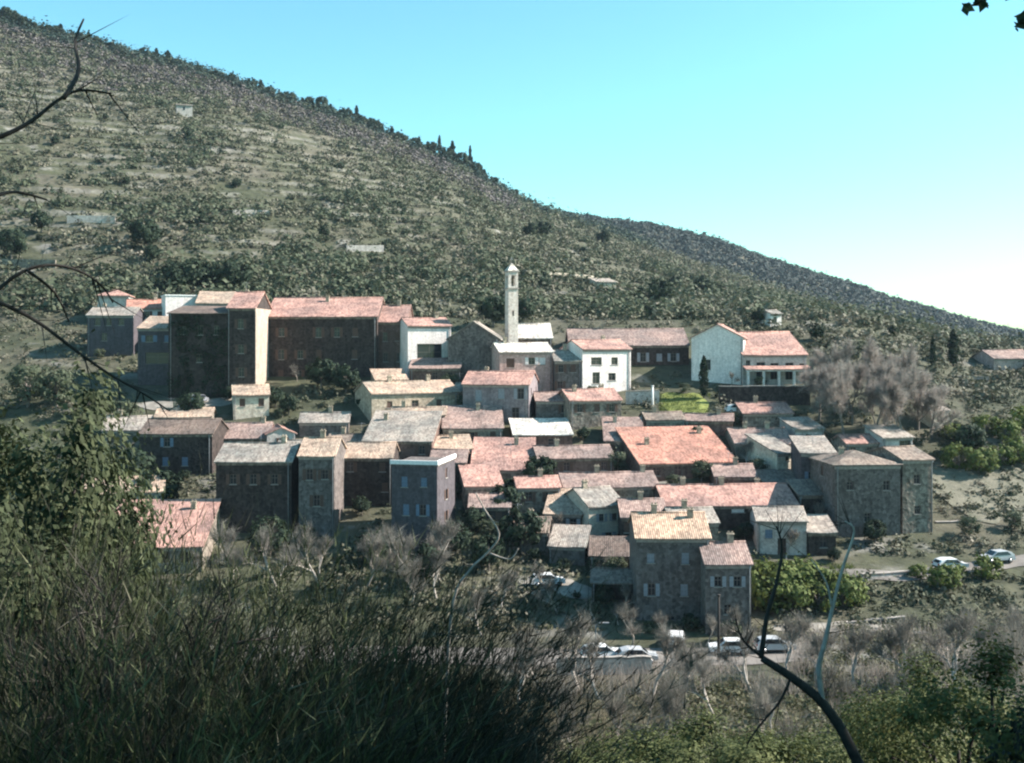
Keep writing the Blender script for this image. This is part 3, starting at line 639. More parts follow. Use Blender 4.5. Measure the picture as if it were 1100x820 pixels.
B_('village_house', 'house with pale grey roof behind the long tan house\'s right end', 'the pale grey roof house', 488, 500, 187, 420, 6, 0, 'gable_x', 17, 'stone', 'grey', grid=(1, 1))
B_('village_house', 'dark house with low mauve roof left of the wedged tan roof', 'the dark low mauve house', 462, 500, 160, 497, 8, -3, 'gable_x', 16, 'dark', 'mauve', grid=(2, 1))
B_('annexe', 'small pink roofed lean-to below the broad dusty pink roof', 'the small pink lean-to', 500, 540, 154, 522, 6, 6, 'shed', 16, 'stone', 'pink', grid=(2, 1), cat='annexe')
B_('village_house', 'shadowed dark house among the black shaded trees, mauve roof', 'the shadowed dark house', 504, 548, 147, 545, 7, 0, 'gable_x', 17, 'dark', 'mauve', grid=(2, 1))
B_('village_house', 'small stone house with tan roof left of the low grey lean-to', 'the small stone tan house', 546, 588, 141, 572, 7, 0, 'gable_x', 17, 'grey', 'brown', grid=(2, 1), chim=[(.5, .5)])
B_('shed', 'dark barn like shed beside the tall peach roofed house', 'the dark barn', 636, 684, 127, 628, 6, 0, 'gable_x', 14, 'dark', 'brown', grid=(2, 1), style=N_, cat='shed', cornice=False)
B_('village_house', 'grey roofed house in the tree gap below the longest building', 'the tree gap house', 322, 374, 176, 458, 7, 5, 'gable_x', 17, 'grey', 'grey', grid=(2, 1), chim=[(.6, .5)])
B_('village_house', 'low tan roofed house above the twig hidden dark house', 'the low tan roofed house', 168, 226, 177, 448, 6, 8, 'gable_x', 17, 'stone', 'tan', grid=(3, 1), chim=[(.3, .5)])
B_('village_house', 'brown house wedged under the big salmon roof\'s right corner', 'the wedged brown house', 768, 812, 158, 512, 7, 4, 'gable_x', 17, 'brown', 'mauve', grid=(2, 1), chim=[(.6, .5)])
B_('annexe', 'dark low annexe in front of the narrow pale cottage', 'the dark low annexe', 822, 862, 157, 528, 5, 0, 'shed', 12, 'dark', 'brown', grid=(2, 1), style=N_, cat='annexe')
B_('village_house', 'brown roofed house between the set back dark house and the grey roof', 'the brown roofed house', 350, 396, 168, 478, 7, -3, 'gable_x', 17, 'brown', 'brown', grid=(2, 1), chim=[(.3, .5)])
B_('village_house', 'low pink roofed house right below the round dark tree', 'the low house below the round tree', 556, 602, 152, 524, 6, 4, 'gable_x', 17, 'stone', 'pink', grid=(2, 1), chim=[(.6, .5)])
B_('annexe', 'small grey roofed annexe wedged above the bright narrow side wall', 'the wedged grey annexe', 296, 330, 162, 482, 5, -4, 'gable_x', 17, 'brown', 'grey', grid=(1, 1), cat='annexe')
B_('village_house', 'brown roofed house peeping over the big salmon roof\'s left part', 'the house behind the salmon roof', 694, 736, 177, 466, 5, 4, 'gable_x', 18, 'stone', 'brown', grid=(2, 1), chim=[(.3, .5)])
B_('village_house', 'dull mauve roof peeping over the big salmon roof\'s right part', 'the dull mauve house behind the salmon roof', 737, 786, 176.5, 470, 5, -5, 'gable_x', 16, 'brown', 'mauve', grid=(2, 1), chim=[(.7, .5)])
B_('annexe', 'small brown roofed annexe in front of the dark bluish house', 'the small brown annexe', 858, 893, 150, 532, 4.5, 5, 'shed', 14, 'dark', 'brown', grid=(2, 1), style=N_, cat='annexe')
B_('village_house', 'tan roofed house squeezed behind the lower step house', 'the squeezed tan house', 722, 772, 137, 562, 7, 3, 'gable_x', 17, 'stone', 'grey', grid=(2, 1), chim=[(.4, .5)])
B_('annexe', 'dark lean-to between the low bluish cottage and the large grey building', 'the dark lean-to', 868, 898, 140.5, 572, 4.5, 0, 'shed', 14, 'dark', 'grey', grid=(1, 1), style=N_, cat='annexe')
# right fringe
B_('cottage', 'maroon and pink house cut by the right edge of the view', 'the maroon cottage', 1066, 1112, 222, 397, 8, 8, 'gable_x', 18, 'pink', 'mauve', wins=[(1092, 405, 8, 9, N_)], cat='cottage')
B_('outbuilding', 'small pale sunlit shed beyond the bare plane trees', 'the small pale shed', 1000, 1020, 180, 441, 4, 18, 'shed', 12, 'cream', 'grey', wins=[(1010, 450, 7, 8, N_)], cat='shed')
B_('outbuilding', 'pink roofed shed above the large grey building', 'the pink roofed shed', 908, 945, 168, 476, 5, 10, 'gable_x', 18, 'stone', 'pink', grid=(2, 1), style=N_, cat='shed')
B_('outbuilding', 'low shed with white front and dark doorway behind the large grey building', 'the white fronted shed', 947, 982, 168, 470, 5, 14, 'shed', 12, 'pale', 'grey', wins=[(972, 478, 14, 12, N_)], cat='shed')
B_('hut', 'pale stone hut high on the hillside below the ridge', 'the pale hut', 190, 206, Yof(198, 125, 240), 113, 5, 18, 'shed', 10, 'pale', 'grey', grid=(1, 1), style=N_, cat='hut')
B_('hut', 'small ruined looking hut on the slope right of the tower', 'the slope hut', 640, 662, Yof(651, 312, 238), 303, 5, 18, 'shed', 10, 'cream', 'grey', grid=(2, 1), style=N_, cat='hut')

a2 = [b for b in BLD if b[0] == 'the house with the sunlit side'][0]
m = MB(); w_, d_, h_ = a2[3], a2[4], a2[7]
m.box((w_/2 + .003, -d_/2 - .02, -2.0), (w_/2 + .12, d_/2 - .3, h_ - .02)); m.build('sunlit_side_slab', wall_mat('render_sunlit', (0.40, 0.31, 0.25), .3), a2[8])  # added slab over the dark wall, sunlight put into its paler colour
# cream house: white balcony ledge
cream = [b for b in BLD if b[0] == 'the narrow cream house'][0]
m = MB(); w_ = cream[3]; d_ = cream[4]; zz = PZ(588, 146) - cream[6]
m.box((-w_/2, -d_/2 - 1.0, zz - .12), (w_/2, -d_/2 - 0.003, zz))
for i in range(9): m.box((-w_/2 + i * (w_ - .06) / 8, -d_/2 - .98, zz + .002), (-w_/2 + i * (w_ - .06) / 8 + .05, -d_/2 - .93, zz + .8))
m.box((-w_/2, -d_/2 - 1.0, zz + .802), (w_/2, -d_/2 - .92, zz + .88))
m.build('balcony', M_whitec, cream[8])
# villa porch: white piers and a beam
vl = [b for b in BLD if b[0] == 'the villa'][0]
m = MB(); w_, d_ = vl[3], vl[4]
for i in range(5):
    x = -w_/2 + .3 + i * (w_ - .6) / 4
    m.box((x - .2, -d_/2 - 2.0, -1.5), (x + .2, -d_/2 - 1.6, 2.6))
m.box((-w_/2, -d_/2 - 2.05, 2.602), (w_/2, -d_/2 - 1.55, 2.9))
m.build('porch', WM['white'], vl[8])
m = MB(); m.prism([(-d_/2 - 2.3, 2.903), (-d_/2 - .003, 3.5), (-d_/2 - .003, 3.64), (-d_/2 - 2.3, 3.04)], 0, -w_/2 - .2, w_/2 + .2)
m.build('porch_roof', RM[('pink', 0)], vl[8])
# white coping on the flat roofed house
wr = [b for b in BLD if b[0] == 'the house with the white roof edge'][0]
m = MB(); w_, d_, h_ = wr[3], wr[4], wr[7]
m.box((-w_/2 - .16, -d_/2 - .16, h_ + .223), (w_/2 + .16, -d_/2 + .1, h_ + .75)); m.box((w_/2 - .1, -d_/2 + .103, h_ + .223), (w_/2 + .16, d_/2 + .1, h_ + .75))
m.build('parapet', M_whitec, wr[8])
# bell tower
Yt = 203.0; xt = PX(549.5, Yt); zt0 = T(xt, Yt); ztop = PZ(291, Yt)
tw = empty('bell_tower', (xt, Yt, zt0), R(20), 'tall slender pale bell tower rising above all the roofs', 'bell tower')
m = MB(); a = .94; Ht = ztop - zt0
zo0, zo1 = Ht - 2.9, Ht - 0.9
for (O, U) in (((-a, -a, 0), (1, 0, 0)), ((a, -a, 0), (0, 1, 0)), ((a, a, 0), (-1, 0, 0)), ((-a, a, 0), (0, -1, 0))):
    face_with_holes(m, O, U, 2 * a, -2, Ht, [(a, zo0, .8, zo1 - zo0), (a, Ht * .55, .35, .9)], 0.25)
m.build('wall', wall_mat('tower_render', (0.60, 0.535, 0.475), 0.35), tw)
m = MB()
for z in (Ht - 3.4, Ht - .25): m.box((-a - .18, -a - .18, z), (a + .18, a + .18, z + .22))
m.build('cornice', M_sill, tw)
m = MB(); b2 = a + .12; z = Ht + .001
m.add([(-b2,-b2,z),(b2,-b2,z),(b2,b2,z),(-b2,b2,z),(0,0,z+1.5)], [(0,3,2,1),(0,1,4),(1,2,4),(2,3,4),(3,0,4)])
rf = m.build('roof', RM[('pale', 0)], tw)
m = MB(); m.tube([(0, 0, Ht + 1.4), (0, 0, Ht + 2.5)], .035, 5); m.box((-.3, -.03, Ht + 2.05), (.3, .03, Ht + 2.12)); m.build('cross', M_pipe, rf)
m = MB(); prof = [(.05, .9), (.22, .85), (.27, .55), (.32, .25), (.45, .05), (.44, 0)]
nn = 12; vs = []; fs = []
for r_, z in prof:
    for k in range(nn): vs.append((r_ * math.cos(2*math.pi*k/nn), r_ * math.sin(2*math.pi*k/nn), zo0 + .6 + z))
for i in range(len(prof) - 1):
    for k in range(nn): fs.append((i*nn+k, i*nn+(k+1) % nn, (i+1)*nn+(k+1) % nn, (i+1)*nn+k))
m.add(vs, fs, True); m.box((-a + .02, -.06, zo0 + 1.5), (a - .02, .06, zo0 + 1.62))
m.build('bell', plain_mat('bronze', (0.10, 0.08, 0.045), 0.45, .2, 3, 0.8), tw)

# ------------------------------------------------------------------ walls, fences, poles
def wall_run(name, label, px0, px1, Y0, Y1, top0, top1, mat, cat='wall', thick=0.45, cope=True):
    """a free wall between two photo columns with its own top line"""
    if Y0 is None:
        Y0, Y1 = Yof(px0, top0 + 5, 240), Yof(px1, top1 + 5, 240)
        Y1 = min(max(Y1, Y0 - 12), Y0 + 12)
        top0 = HY - (T(PX(px0, Y0), Y0) + 1.9) * F / Y0; top1 = HY - (T(PX(px1, Y1), Y1) + 1.9) * F / Y1
    n = max(2, int(abs(px1 - px0) / 8)); m = MB(); c = MB()
    x0, z0 = PX(px0, Y0), PZ(top0, Y0); x1, z1 = PX(px1, Y1), PZ(top1, Y1)
    cx, cy = (x0 + x1) / 2, (Y0 + Y1) / 2; zf = T(cx, cy)
    L = math.hypot(x1 - x0, Y1 - Y0); an = math.atan2(Y1 - Y0, x1 - x0)
    root = empty(name, (cx, cy, zf), an, label, cat)
    vs = []; fs = []
    for i in range(n + 1):
        t = i / n; gx, gy = x0 + (x1 - x0) * t, Y0 + (Y1 - Y0) * t
        zt = z0 + (z1 - z0) * t + random.uniform(-.06, .06); zb = min(T(gx, gy), zt - .5) - .8
        for yy, z in ((-thick/2, zb), (-thick/2, zt), (thick/2, zt), (thick/2, zb)):
            vs.append(((t - .5) * L, yy, z - zf))
    for i in range(n):
        for k in range(4):
            fs.append((i*4+k, (i+1)*4+k, (i+1)*4+(k+1) % 4, i*4+(k+1) % 4))
    fs += [(0, 1, 2, 3), (n*4+3, n*4+2, n*4+1, n*4)]
    m.add(vs, fs); m.build('masonry', mat, root)
    if cope:
        vs = []; fs = []
        for i in range(n + 1):
            x, _, z = m.v[i*4+1]
            for yy, dz in ((-thick/2 - .06, .004), (-thick/2 - .06, .13), (thick/2 + .06, .13), (thick/2 + .06, .004)): vs.append((x, yy, z + .07 + dz))
        for i in range(n):
            for k in range(4): fs.append((i*4+k, (i+1)*4+k, (i+1)*4+(k+1) % 4, i*4+(k+1) % 4))
        fs += [(0, 1, 2, 3), (n*4+3, n*4+2, n*4+1, n*4)]
        c.add(vs, fs); c.build('coping', M_sill, root)
    return root
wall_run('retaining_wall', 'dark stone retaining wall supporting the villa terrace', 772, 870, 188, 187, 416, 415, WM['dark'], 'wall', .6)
wall_run('garden_wall', 'pale garden wall left of the bright lawn', 672, 708, 187.5, 187.5, 421, 420, WM['pale'], 'wall')
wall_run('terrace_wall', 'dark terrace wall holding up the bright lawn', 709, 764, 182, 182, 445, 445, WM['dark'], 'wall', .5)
wall_run('terrace_wall', 'pale low wall along the track under the green meadow', 832, 972, 121, 122, 677, 664, WM['stone'], 'wall')
wall_run('terrace_wall', 'sunlit low wall beside the upper road, right of the meadow', 925, 1012, 133, 136, 618, 612, WM['pale'], 'wall')
wall_run('terrace_wall', 'long grey terrace wall across the pasture at far right', 1005, 1130, 150, 152, 562, 556, WM['stone'], 'wall')
wall_run('terrace_wall', 'upper grey terrace wall at the right edge below the green bushes', 1003, 1130, 163, 166, 520, 514, WM['grey'], 'wall')
wall_run('terrace_wall', 'pale wall across the left hillside below the dark pines', 72, 124, None, None, 236, 235, WM['pale'], 'wall', .6, False)
wall_run('terrace_wall', 'pale ruined wall on the slope right of the bell tower', 588, 642, None, None, 294, 295, WM['cream'], 'wall', .6, False)
wall_run('terrace_wall', 'short pale wall high on the middle hillside', 250, 290, None, None, 228, 228, WM['pale'], 'wall', .6, False)
wall_run('terrace_wall', 'short pale wall above the longest building', 372, 412, None, None, 266, 266, WM['pale'], 'wall', .6, False)
wall_run('terrace_wall', 'grey wall on the hillside at the left edge', 0, 60, None, None, 282, 283, WM['stone'], 'wall', .6, False)
wall_run('terrace_wall', 'long pale parapet on the near side of the village road', 598, 700, 106, 106.5, 708, 707, WM['pale'], 'wall', .4)
wall_run('terrace_wall', 'low pink wall among fields below the maroon cottage', 985, 1062, 213, 212, 404, 406, WM['pink'], 'wall', .4)
def pole(px, Y, top, label, mat, r=0.09, cat='pole', name='pole', lamp=False):
    x = PX(px, Y); z = T(x, Y); h = PZ(top, Y) - z
    rt = empty(name, (x, Y, z), 0, label, cat)
    m = MB(); m.tube([(0, 0, -.5), (0, 0, h * .5), (0, 0, h)], [r, r * .9, r * .75], 8); m.build('post', mat, rt)
    m = MB()
    if lamp:
        m.tube([(0, 0, h), (.3, 0, h + .25), (.9, 0, h + .3)], .04, 6); m.build('arm', mat, rt)
        m = MB(); m.box((.8, -.12, h + .2), (1.4, .12, h + .32)); m.build('lamp_head', M_pipe, rt)
    else:
        m.tube([(0, 0, h), (0, 0, h + .1)], r * 1.3, 8); m.build('cap', mat, rt)
pole(701, 185.5, 415, 'white post standing at the end of the pale garden wall', M_whitec, .2)
pole(772, 110, 640, 'tall dark pole by the road in front of the lowest houses', M_barkd, .16)
pole(640, 116, 672, 'grey street lamp beside the parked cars', M_pipe, .09, 'street lamp', 'street_lamp', True)

# ------------------------------------------------------------------ vehicles
def car_paint(name, c):
    m = plain_mat(name, c, .35, .05, 1, 0, .5); m.node_tree.nodes['Principled BSDF'].inputs['Coat Weight'].default_value = .5; return m
M_tyre = plain_mat('tyre_rubber', (.02, .02, .02), .9); M_rim = plain_mat('wheel_rim', (.45, .45, .46), .35, .1, 3, .7)
M_red = plain_mat('tail_light', (.3, .02, .02), .3); M_head = plain_mat('head_light', (.7, .7, .68), .15)
M_plate = plain_mat('dark_trim', (.03, .03, .03), .6)
def vehicle(name, label, cat, px, Y, rz, col, van=False):
    x = PX(px, Y); z = T(x, Y) + .12
    rt = empty(name, (x, Y, z), R(rz), label, cat, None)
    L, W = (5.2, 1.95) if van else (4.1, 1.72)
    if van:
        prof = [(-2.6,.35),(2.5,.35),(2.6,.6),(2.55,1.0),(1.95,1.15),(1.35,2.1),(1.1,2.25),(-2.5,2.25),(-2.6,2.1)]
        gl = [(1.92,1.2),(1.38,2.02)]; sw = [(.35,1.25),(1.6,1.25),(1.2,1.95),(.35,1.95)]
    else:
        prof = [(-2.05,.35),(2.0,.35),(2.06,.55),(2.0,.78),(1.15,.92),(.45,1.42),(-.95,1.47),(-1.6,1.30),(-1.98,.95),(-2.05,.6)]
        gl = [(1.1,.96),(.52,1.38)]; sw = [(-1.45,.98),(.95,.96),(.42,1.36),(-.95,1.40)]
    n = len(prof); m = MB(); vs = []; fs = []
    rows = [(-W/2, .0), (-W/2 + .03, 1.0), (W/2 - .03, 1.0), (W/2, .0)]
    def inset(p, y):
        k = max(0, p[1] - .85) * .18
        return (p[0], y - math.copysign(k, y), p[1])
    for yy in (-W/2, -W/2 + .12, W/2 - .12, W/2):
        sx = .985 if abs(yy) == W/2 else 1.0
        for p in prof:
            q = inset(p, yy); vs.append((q[0] * sx, q[1], .35 + (q[2] - .35) * (sx if sx == 1 else .985)))
    for r_ in range(3):
        for i in range(n): fs.append((r_*n+i, r_*n+(i+1) % n, (r_+1)*n+(i+1) % n, (r_+1)*n+i))
    fs += [tuple(range(n))[::-1], tuple(range(3*n, 4*n))]
    m.add(vs, fs); body = m.build('body', col, rt)
    # side windows (each side) and windscreen
    for sg in (-1, 1):
        m = MB(); vs = []
        for p in sw:
            q = inset(p, sg * W/2); vs.append((q[0], q[1] + sg * .012, q[2]))
        m.add(vs, [(0, 1, 2, 3) if sg < 0 else (3, 2, 1, 0)]); m.build('side_window', M_glass, rt)
    m = MB(); (xa, za), (xb, zb) = gl
    m.add([(xa + .03, -W/2 + .2, za + .02), (xa + .03, W/2 - .2, za + .02), (xb + .03, W/2 - .3, zb + .02), (xb + .03, -W/2 + .3, zb + .02)], [(0, 1, 2, 3)])
    m.build('windscreen', M_glass, rt)
    m = MB(); bx = -2.62 if van else -2.0
    if van: m.add([(bx, -.7, 1.35), (bx, .7, 1.35), (bx, .7, 1.95), (bx, -.7, 1.95)], [(3, 2, 1, 0)])
    else: m.add([(-2.0, -.6, .99), (-2.0, .6, .99), (-1.65, .55, 1.27), (-1.65, -.55, 1.27)], [(3, 2, 1, 0)])
    m.build('rear_window', M_glass, rt)
    for xx in (-1.3, 1.3):
        for sg in (-1, 1):
            m = MB(); m.tube([(xx, sg * (W/2 - .2), .31), (xx, sg * (W/2 + .015), .31)], .31, 14); wl = m.build('wheel', M_tyre, rt)
            m = MB(); m.tube([(xx, sg * (W/2 + .016), .31), (xx, sg * (W/2 + .03), .31)], .19, 12); m.build('rim', M_rim, wl)
    xf = 2.58 if van else 2.01
    for sg in (-1, 1):
        m = MB(); m.box((xf - .06, sg * .62 - .18, .66), (xf + .03, sg * .62 + .18, .82)); m.build('headlight', M_head, rt)
        m = MB(); m.box((-xf - .05, sg * .68 - .12, .72), (-xf + .06, sg * .68 + .12, .95)); m.build('tail_light', M_red, rt)
    for sg in (-1, 1):
        m = MB(); m.box((xf - .1, -W/2 + .15, .38), (xf + .07, W/2 - .15, .58)) if sg > 0 else m.box((-xf - .07, -W/2 + .15, .38), (-xf + .1, W/2 - .15, .58))
        m.build('bumper', M_plate, rt)
    return rt
PW = car_paint('white_car_paint', (.78, .78, .77)); PS = car_paint('silver_car_paint', (.45, .46, .47)); PG = car_paint('grey_car_paint', (.2, .21, .23))
vehicle('parked_car', 'white car parked nose out against the tall grey house, left of the dark pole', 'car', 726, 115, 80, PW)
vehicle('parked_car', 'white car parked at the left end of the parapet', 'car', 646, 110.5, 12, PW)
vehicle('parked_car', 'silver car in the middle of the parked row on the road', 'car', 684, 109.5, 4, PS)
vehicle('parked_car', 'white car parked sideways right of the dark pole', 'car', 783, 112.3, 176, PW)
vehicle('parked_car', 'silver car parked right of the white sideways one', 'car', 832, 113, 3, PS)
vehicle('parked_car', 'white car on the track left of the lowest houses', 'car', 588, 131.3, 8, PW)
vehicle('parked_car', 'white car on the upper road at far right', 'car', 1021, 136, 10, PW)
vehicle('parked_car', 'pale car near the right edge on the upper road', 'car', 1071, 138.4, 190, PS)
vehicle('parked_car', 'grey car parked below the blue grey house', 'car', 214, 187.5, 80, PG)
vehicle('parked_car', 'white car parked under the villa\'s retaining wall', 'car', 792, 183.5, 5, PW)

# ------------------------------------------------------------------ vegetation generators
def rdir(n, r_):
    v = r_.normal(size=(n, 3)); return v / np.linalg.norm(v, axis=1, keepdims=True)
def leaf_quads(C, size, r_, asp=0.6, out=None):
    n = len(C)
    if out is None: a = rdir(n, r_); b = np.cross(a, rdir(n, r_))
    else:
        nn_ = out / (np.linalg.norm(out, axis=1, keepdims=True) + 1e-9) + rdir(n, r_) * .55
        a = np.cross(nn_, rdir(n, r_)); a /= np.linalg.norm(a, axis=1, keepdims=True) + 1e-9; b = np.cross(nn_, a)
    b = b + 0.0; b /= np.linalg.norm(b, axis=1, keepdims=True) + 1e-9
    s = (size * r_.uniform(.6, 1.4, n))[:, None]; a = a * s; b = b * s * asp
    V = np.stack([C - a, C - b, C + a, C + b], 1).reshape(-1, 3)
    return V, np.arange(4 * n).reshape(n, 4)
def blob_points(n, K, rad, r_, clump=.28, shell=.6, flat=1.0):
    """points gathered in K uneven clumps through a crown of half axes rad"""
    d = rdir(K, r_); q = r_.uniform(0, 1, K)**(1/3) * (1 - shell) + shell * r_.uniform(.75, 1.08, K)
    c = d * np.minimum(q, 1.05)[:, None] * np.array(rad)
    k = r_.integers(0, K, n); rr = np.mean(rad) * clump * r_.uniform(.6, 1.3, K)
    off_ = r_.normal(size=(n, 3)) * (rr[k] * .55)[:, None] * np.array([1, 1, flat])
    blob_points.out = off_ + c[k] * .25
    return c[k] + off_, c
def leafy_tree(name, r_, trunk_h, rad, nleaf, leaf, mat, K=26, bark=None, clump=.28):
    root = bpy.data.objects.new(name, None); link(root)
    P_, c = blob_points(nleaf, K, rad, r_, clump)
    cz = trunk_h + rad[2] * .8
    P_ = P_ + np.array([0, 0, cz]); kp = P_[:, 2] > .15; ot = blob_points.out[kp]; P_ = P_[kp]
    V, Fc = leaf_quads(P_, leaf, r_, .6, ot)
    m = MB(); tr = max(.06, rad[0] * .07)
    m.tube([(0, 0, -.6), (.05, .02, trunk_h * .5), (0, 0, trunk_h + rad[2] * .5), (0, 0, trunk_h + rad[2] * 1.1)], [tr * 1.3, tr, tr * .7, tr * .2], 7)
    for q in c[:10]:
        m.tube([(0, 0, trunk_h + rad[2] * .2), tuple((q * .5 + np.array([0, 0, cz])) ), tuple(q * .95 + np.array([0, 0, cz]))], [tr * .5, tr * .3, tr * .08], 5)
    m.build('trunk', bark or M_bark, root)
    np_obj('crown', V, Fc, mat, root)
    return root
def conifer(name, r_, h, rb, nleaf, leaf, mat, slim=False):
    root = bpy.data.objects.new(name, None); link(root)
    t = r_.uniform(0, 1, nleaf)**(.75 if not slim else .9); z = h * (.1 + .9 * t)
    rr = rb * ((1 - t)**.8 if not slim else np.sin(np.pi * np.clip(.12 + .88 * t, 0, 1))**.7) + .05
    an = r_.uniform(0, 2 * np.pi, nleaf)
    lay = (.7 + .5 * np.sin(t * h * 2.2 + 1.5 * np.sin(an * 2))) if not slim else (.85 + .25 * np.sin(t * 20 + an * 3))
    q = rr * lay * r_.uniform(.35, 1, nleaf)**.5
    P_ = np.stack([q * np.cos(an), q * np.sin(an), z - q * .15], 1)
    V, Fc = leaf_quads(P_, leaf, r_)
    m = MB(); m.tube([(0, 0, -.6), (0, 0, h * .5), (0, 0, h * .97)], [h * .022, h * .014, .02], 6); m.build('trunk', M_bark, root)
    np_obj('crown', V, Fc, mat, root)
    return root
def tri_twigs(S, D, L, wd, r_):
    n = len(S); side = np.cross(D, rdir(n, r_)); side /= np.linalg.norm(side, axis=1, keepdims=True) + 1e-9
    V = np.stack([S - side * wd * .5, S + side * wd * .5, S + D * L[:, None]], 1).reshape(-1, 3)
    return V, np.arange(3 * n).reshape(n, 3)
def bare_tree(name, r_, h, spread, ntw, wd, mat, bark, twl=.9, levels=3, up=.35):
    root = bpy.data.objects.new(name, None); link(root)
    m = MB(); tips = []
    def grow(p, d, L, rad, lev):
        pts = [p]; q = p.copy(); dd = d.copy()
        for i in range(3):
            dd = (dd + Vector(r_.normal(size=3)) * .16 + Vector((0, 0, up * .12))).normalized(); q = q + dd * (L / 3); pts.append(q.copy())
        m.tube(pts, [rad, rad * .82, rad * .66, rad * .5], 6 if lev < 2 else 4, cap=False)
        for a_, b_ in zip(pts[:-1], pts[1:]): 
            if lev >= 1: tips.append((a_, b_, lev))
        if lev >= levels: return
        for k in range(int(r_.integers(3, 6))):
            t = r_.uniform(.35, 1.0); i = min(2, int(t * 3)); s = pts[i].lerp(pts[i+1], t * 3 - i)
            nd = (dd * .75 + Vector(r_.normal(size=3)) * spread + Vector((0, 0, up))).normalized()
            grow(s, nd, L * r_.uniform(.5, .75), rad * .48, lev + 1)
        grow(pts[-1], (dd + Vector(r_.normal(size=3)) * .25).normalized(), L * .6, rad * .5, lev + 1)
    grow(Vector((0, 0, -.4)), Vector((0, 0, 1)), h * .42, h * .022, 0)
    A = np.array([tuple(t[0]) for t in tips]); B = np.array([tuple(t[1]) for t in tips]); lv = np.array([t[2] for t in tips], float)
    k = r_.choice(len(tips), ntw, p=lv / lv.sum()); t = r_.uniform(0, 1, ntw)[:, None]
    S = A[k] * (1 - t) + B[k] * t
    D = (B[k] - A[k]); D /= np.linalg.norm(D, axis=1, keepdims=True); D = D * .6 + rdir(ntw, r_) * .75 + np.array([0, 0, up * .6]); D /= np.linalg.norm(D, axis=1, keepdims=True)
    V, Fc = tri_twigs(S, D, twl * r_.uniform(.4, 1.3, ntw), wd, r_)
    m.build('trunk', bark, root)
    np_obj('twigs', V, Fc, mat, root)
    return root
def put(proto, px, Y, s=1.0, rz=None, label=None, cat='tree', group=None, first=False, dz=-.1, sz=None, x=None):
    o = proto if first else copy_tree(proto)
    x = PX(px, Y) if x is None else x
    o.location = (x, Y, T(x, Y) + dz); o.rotation_euler = (0, 0, random.uniform(0, 6.28) if rz is None else rz)
    o.scale = (s, s, sz or s)
    return tag(o, label, cat, group)
USED = {}
def put_many(proto, items, cat, group=None, hproto=None, dz=-.1):
    """items: (px, Y, top_py or None, scale, label); height follows the photo row of its top"""
    for (px, Y, top, s, label) in items:
        f = not USED.get(proto.name, False); USED[proto.name] = True
        sz = s
        if isinstance(Y, str): Y = Yof(px, float(Y))
        if top is not None:
            h = PZ(top, Y) - T(PX(px, Y), Y); sz = max(.15, h / hproto)
            if s is None: s = sz
        put(proto, px, Y, s, None, label, cat, group, f, dz, sz)

def r(n): return np.random.default_rng(n)
# --- bare plane trees right of the villa
bareA = bare_tree('bare_tree', r(1), 10, .5, 5200, .05, M_twig, M_bark, 1.0)
bareB = bare_tree('bare_tree', r(2), 10, .6, 5200, .05, M_twig, M_bark, 1.0)
bareC = bare_tree('bare_tree', r(3), 7, .45, 1500, .03, M_twigd, M_barkp, .9, 3, .5)
pl = [(880,181,378),(897,184,366),(915,180,369),(932,185,364),(950,180,368),(968,183,372),(986,179,380),(908,173,390),(940,174,388),(972,172,392),(1000,176,398)]
for i, (px, Y, top) in enumerate(pl):
    lab = ['leafless plane tree nearest the villa, first of the row', 'second leafless plane tree from the villa, at the back', 'leafless plane tree third from the villa', 'tallest leafless plane tree at the middle of the row',
           'leafless plane tree just right of the row\'s tallest', 'leafless plane tree before the far dark cypresses', 'leafless plane tree second from the right end of the row', 'lower leafless tree before the left part of the plane row',
           'lower leafless tree before the middle of the plane row', 'lower leafless tree before the right part of the plane row', 'rightmost leafless tree of the plane row, by the pale shed'][i]
    put_many(bareA if i % 2 else bareB, [(px, Y, top - 3, 1.15, lab)], 'tree', 'leafless plane trees right of the villa', 9.0)
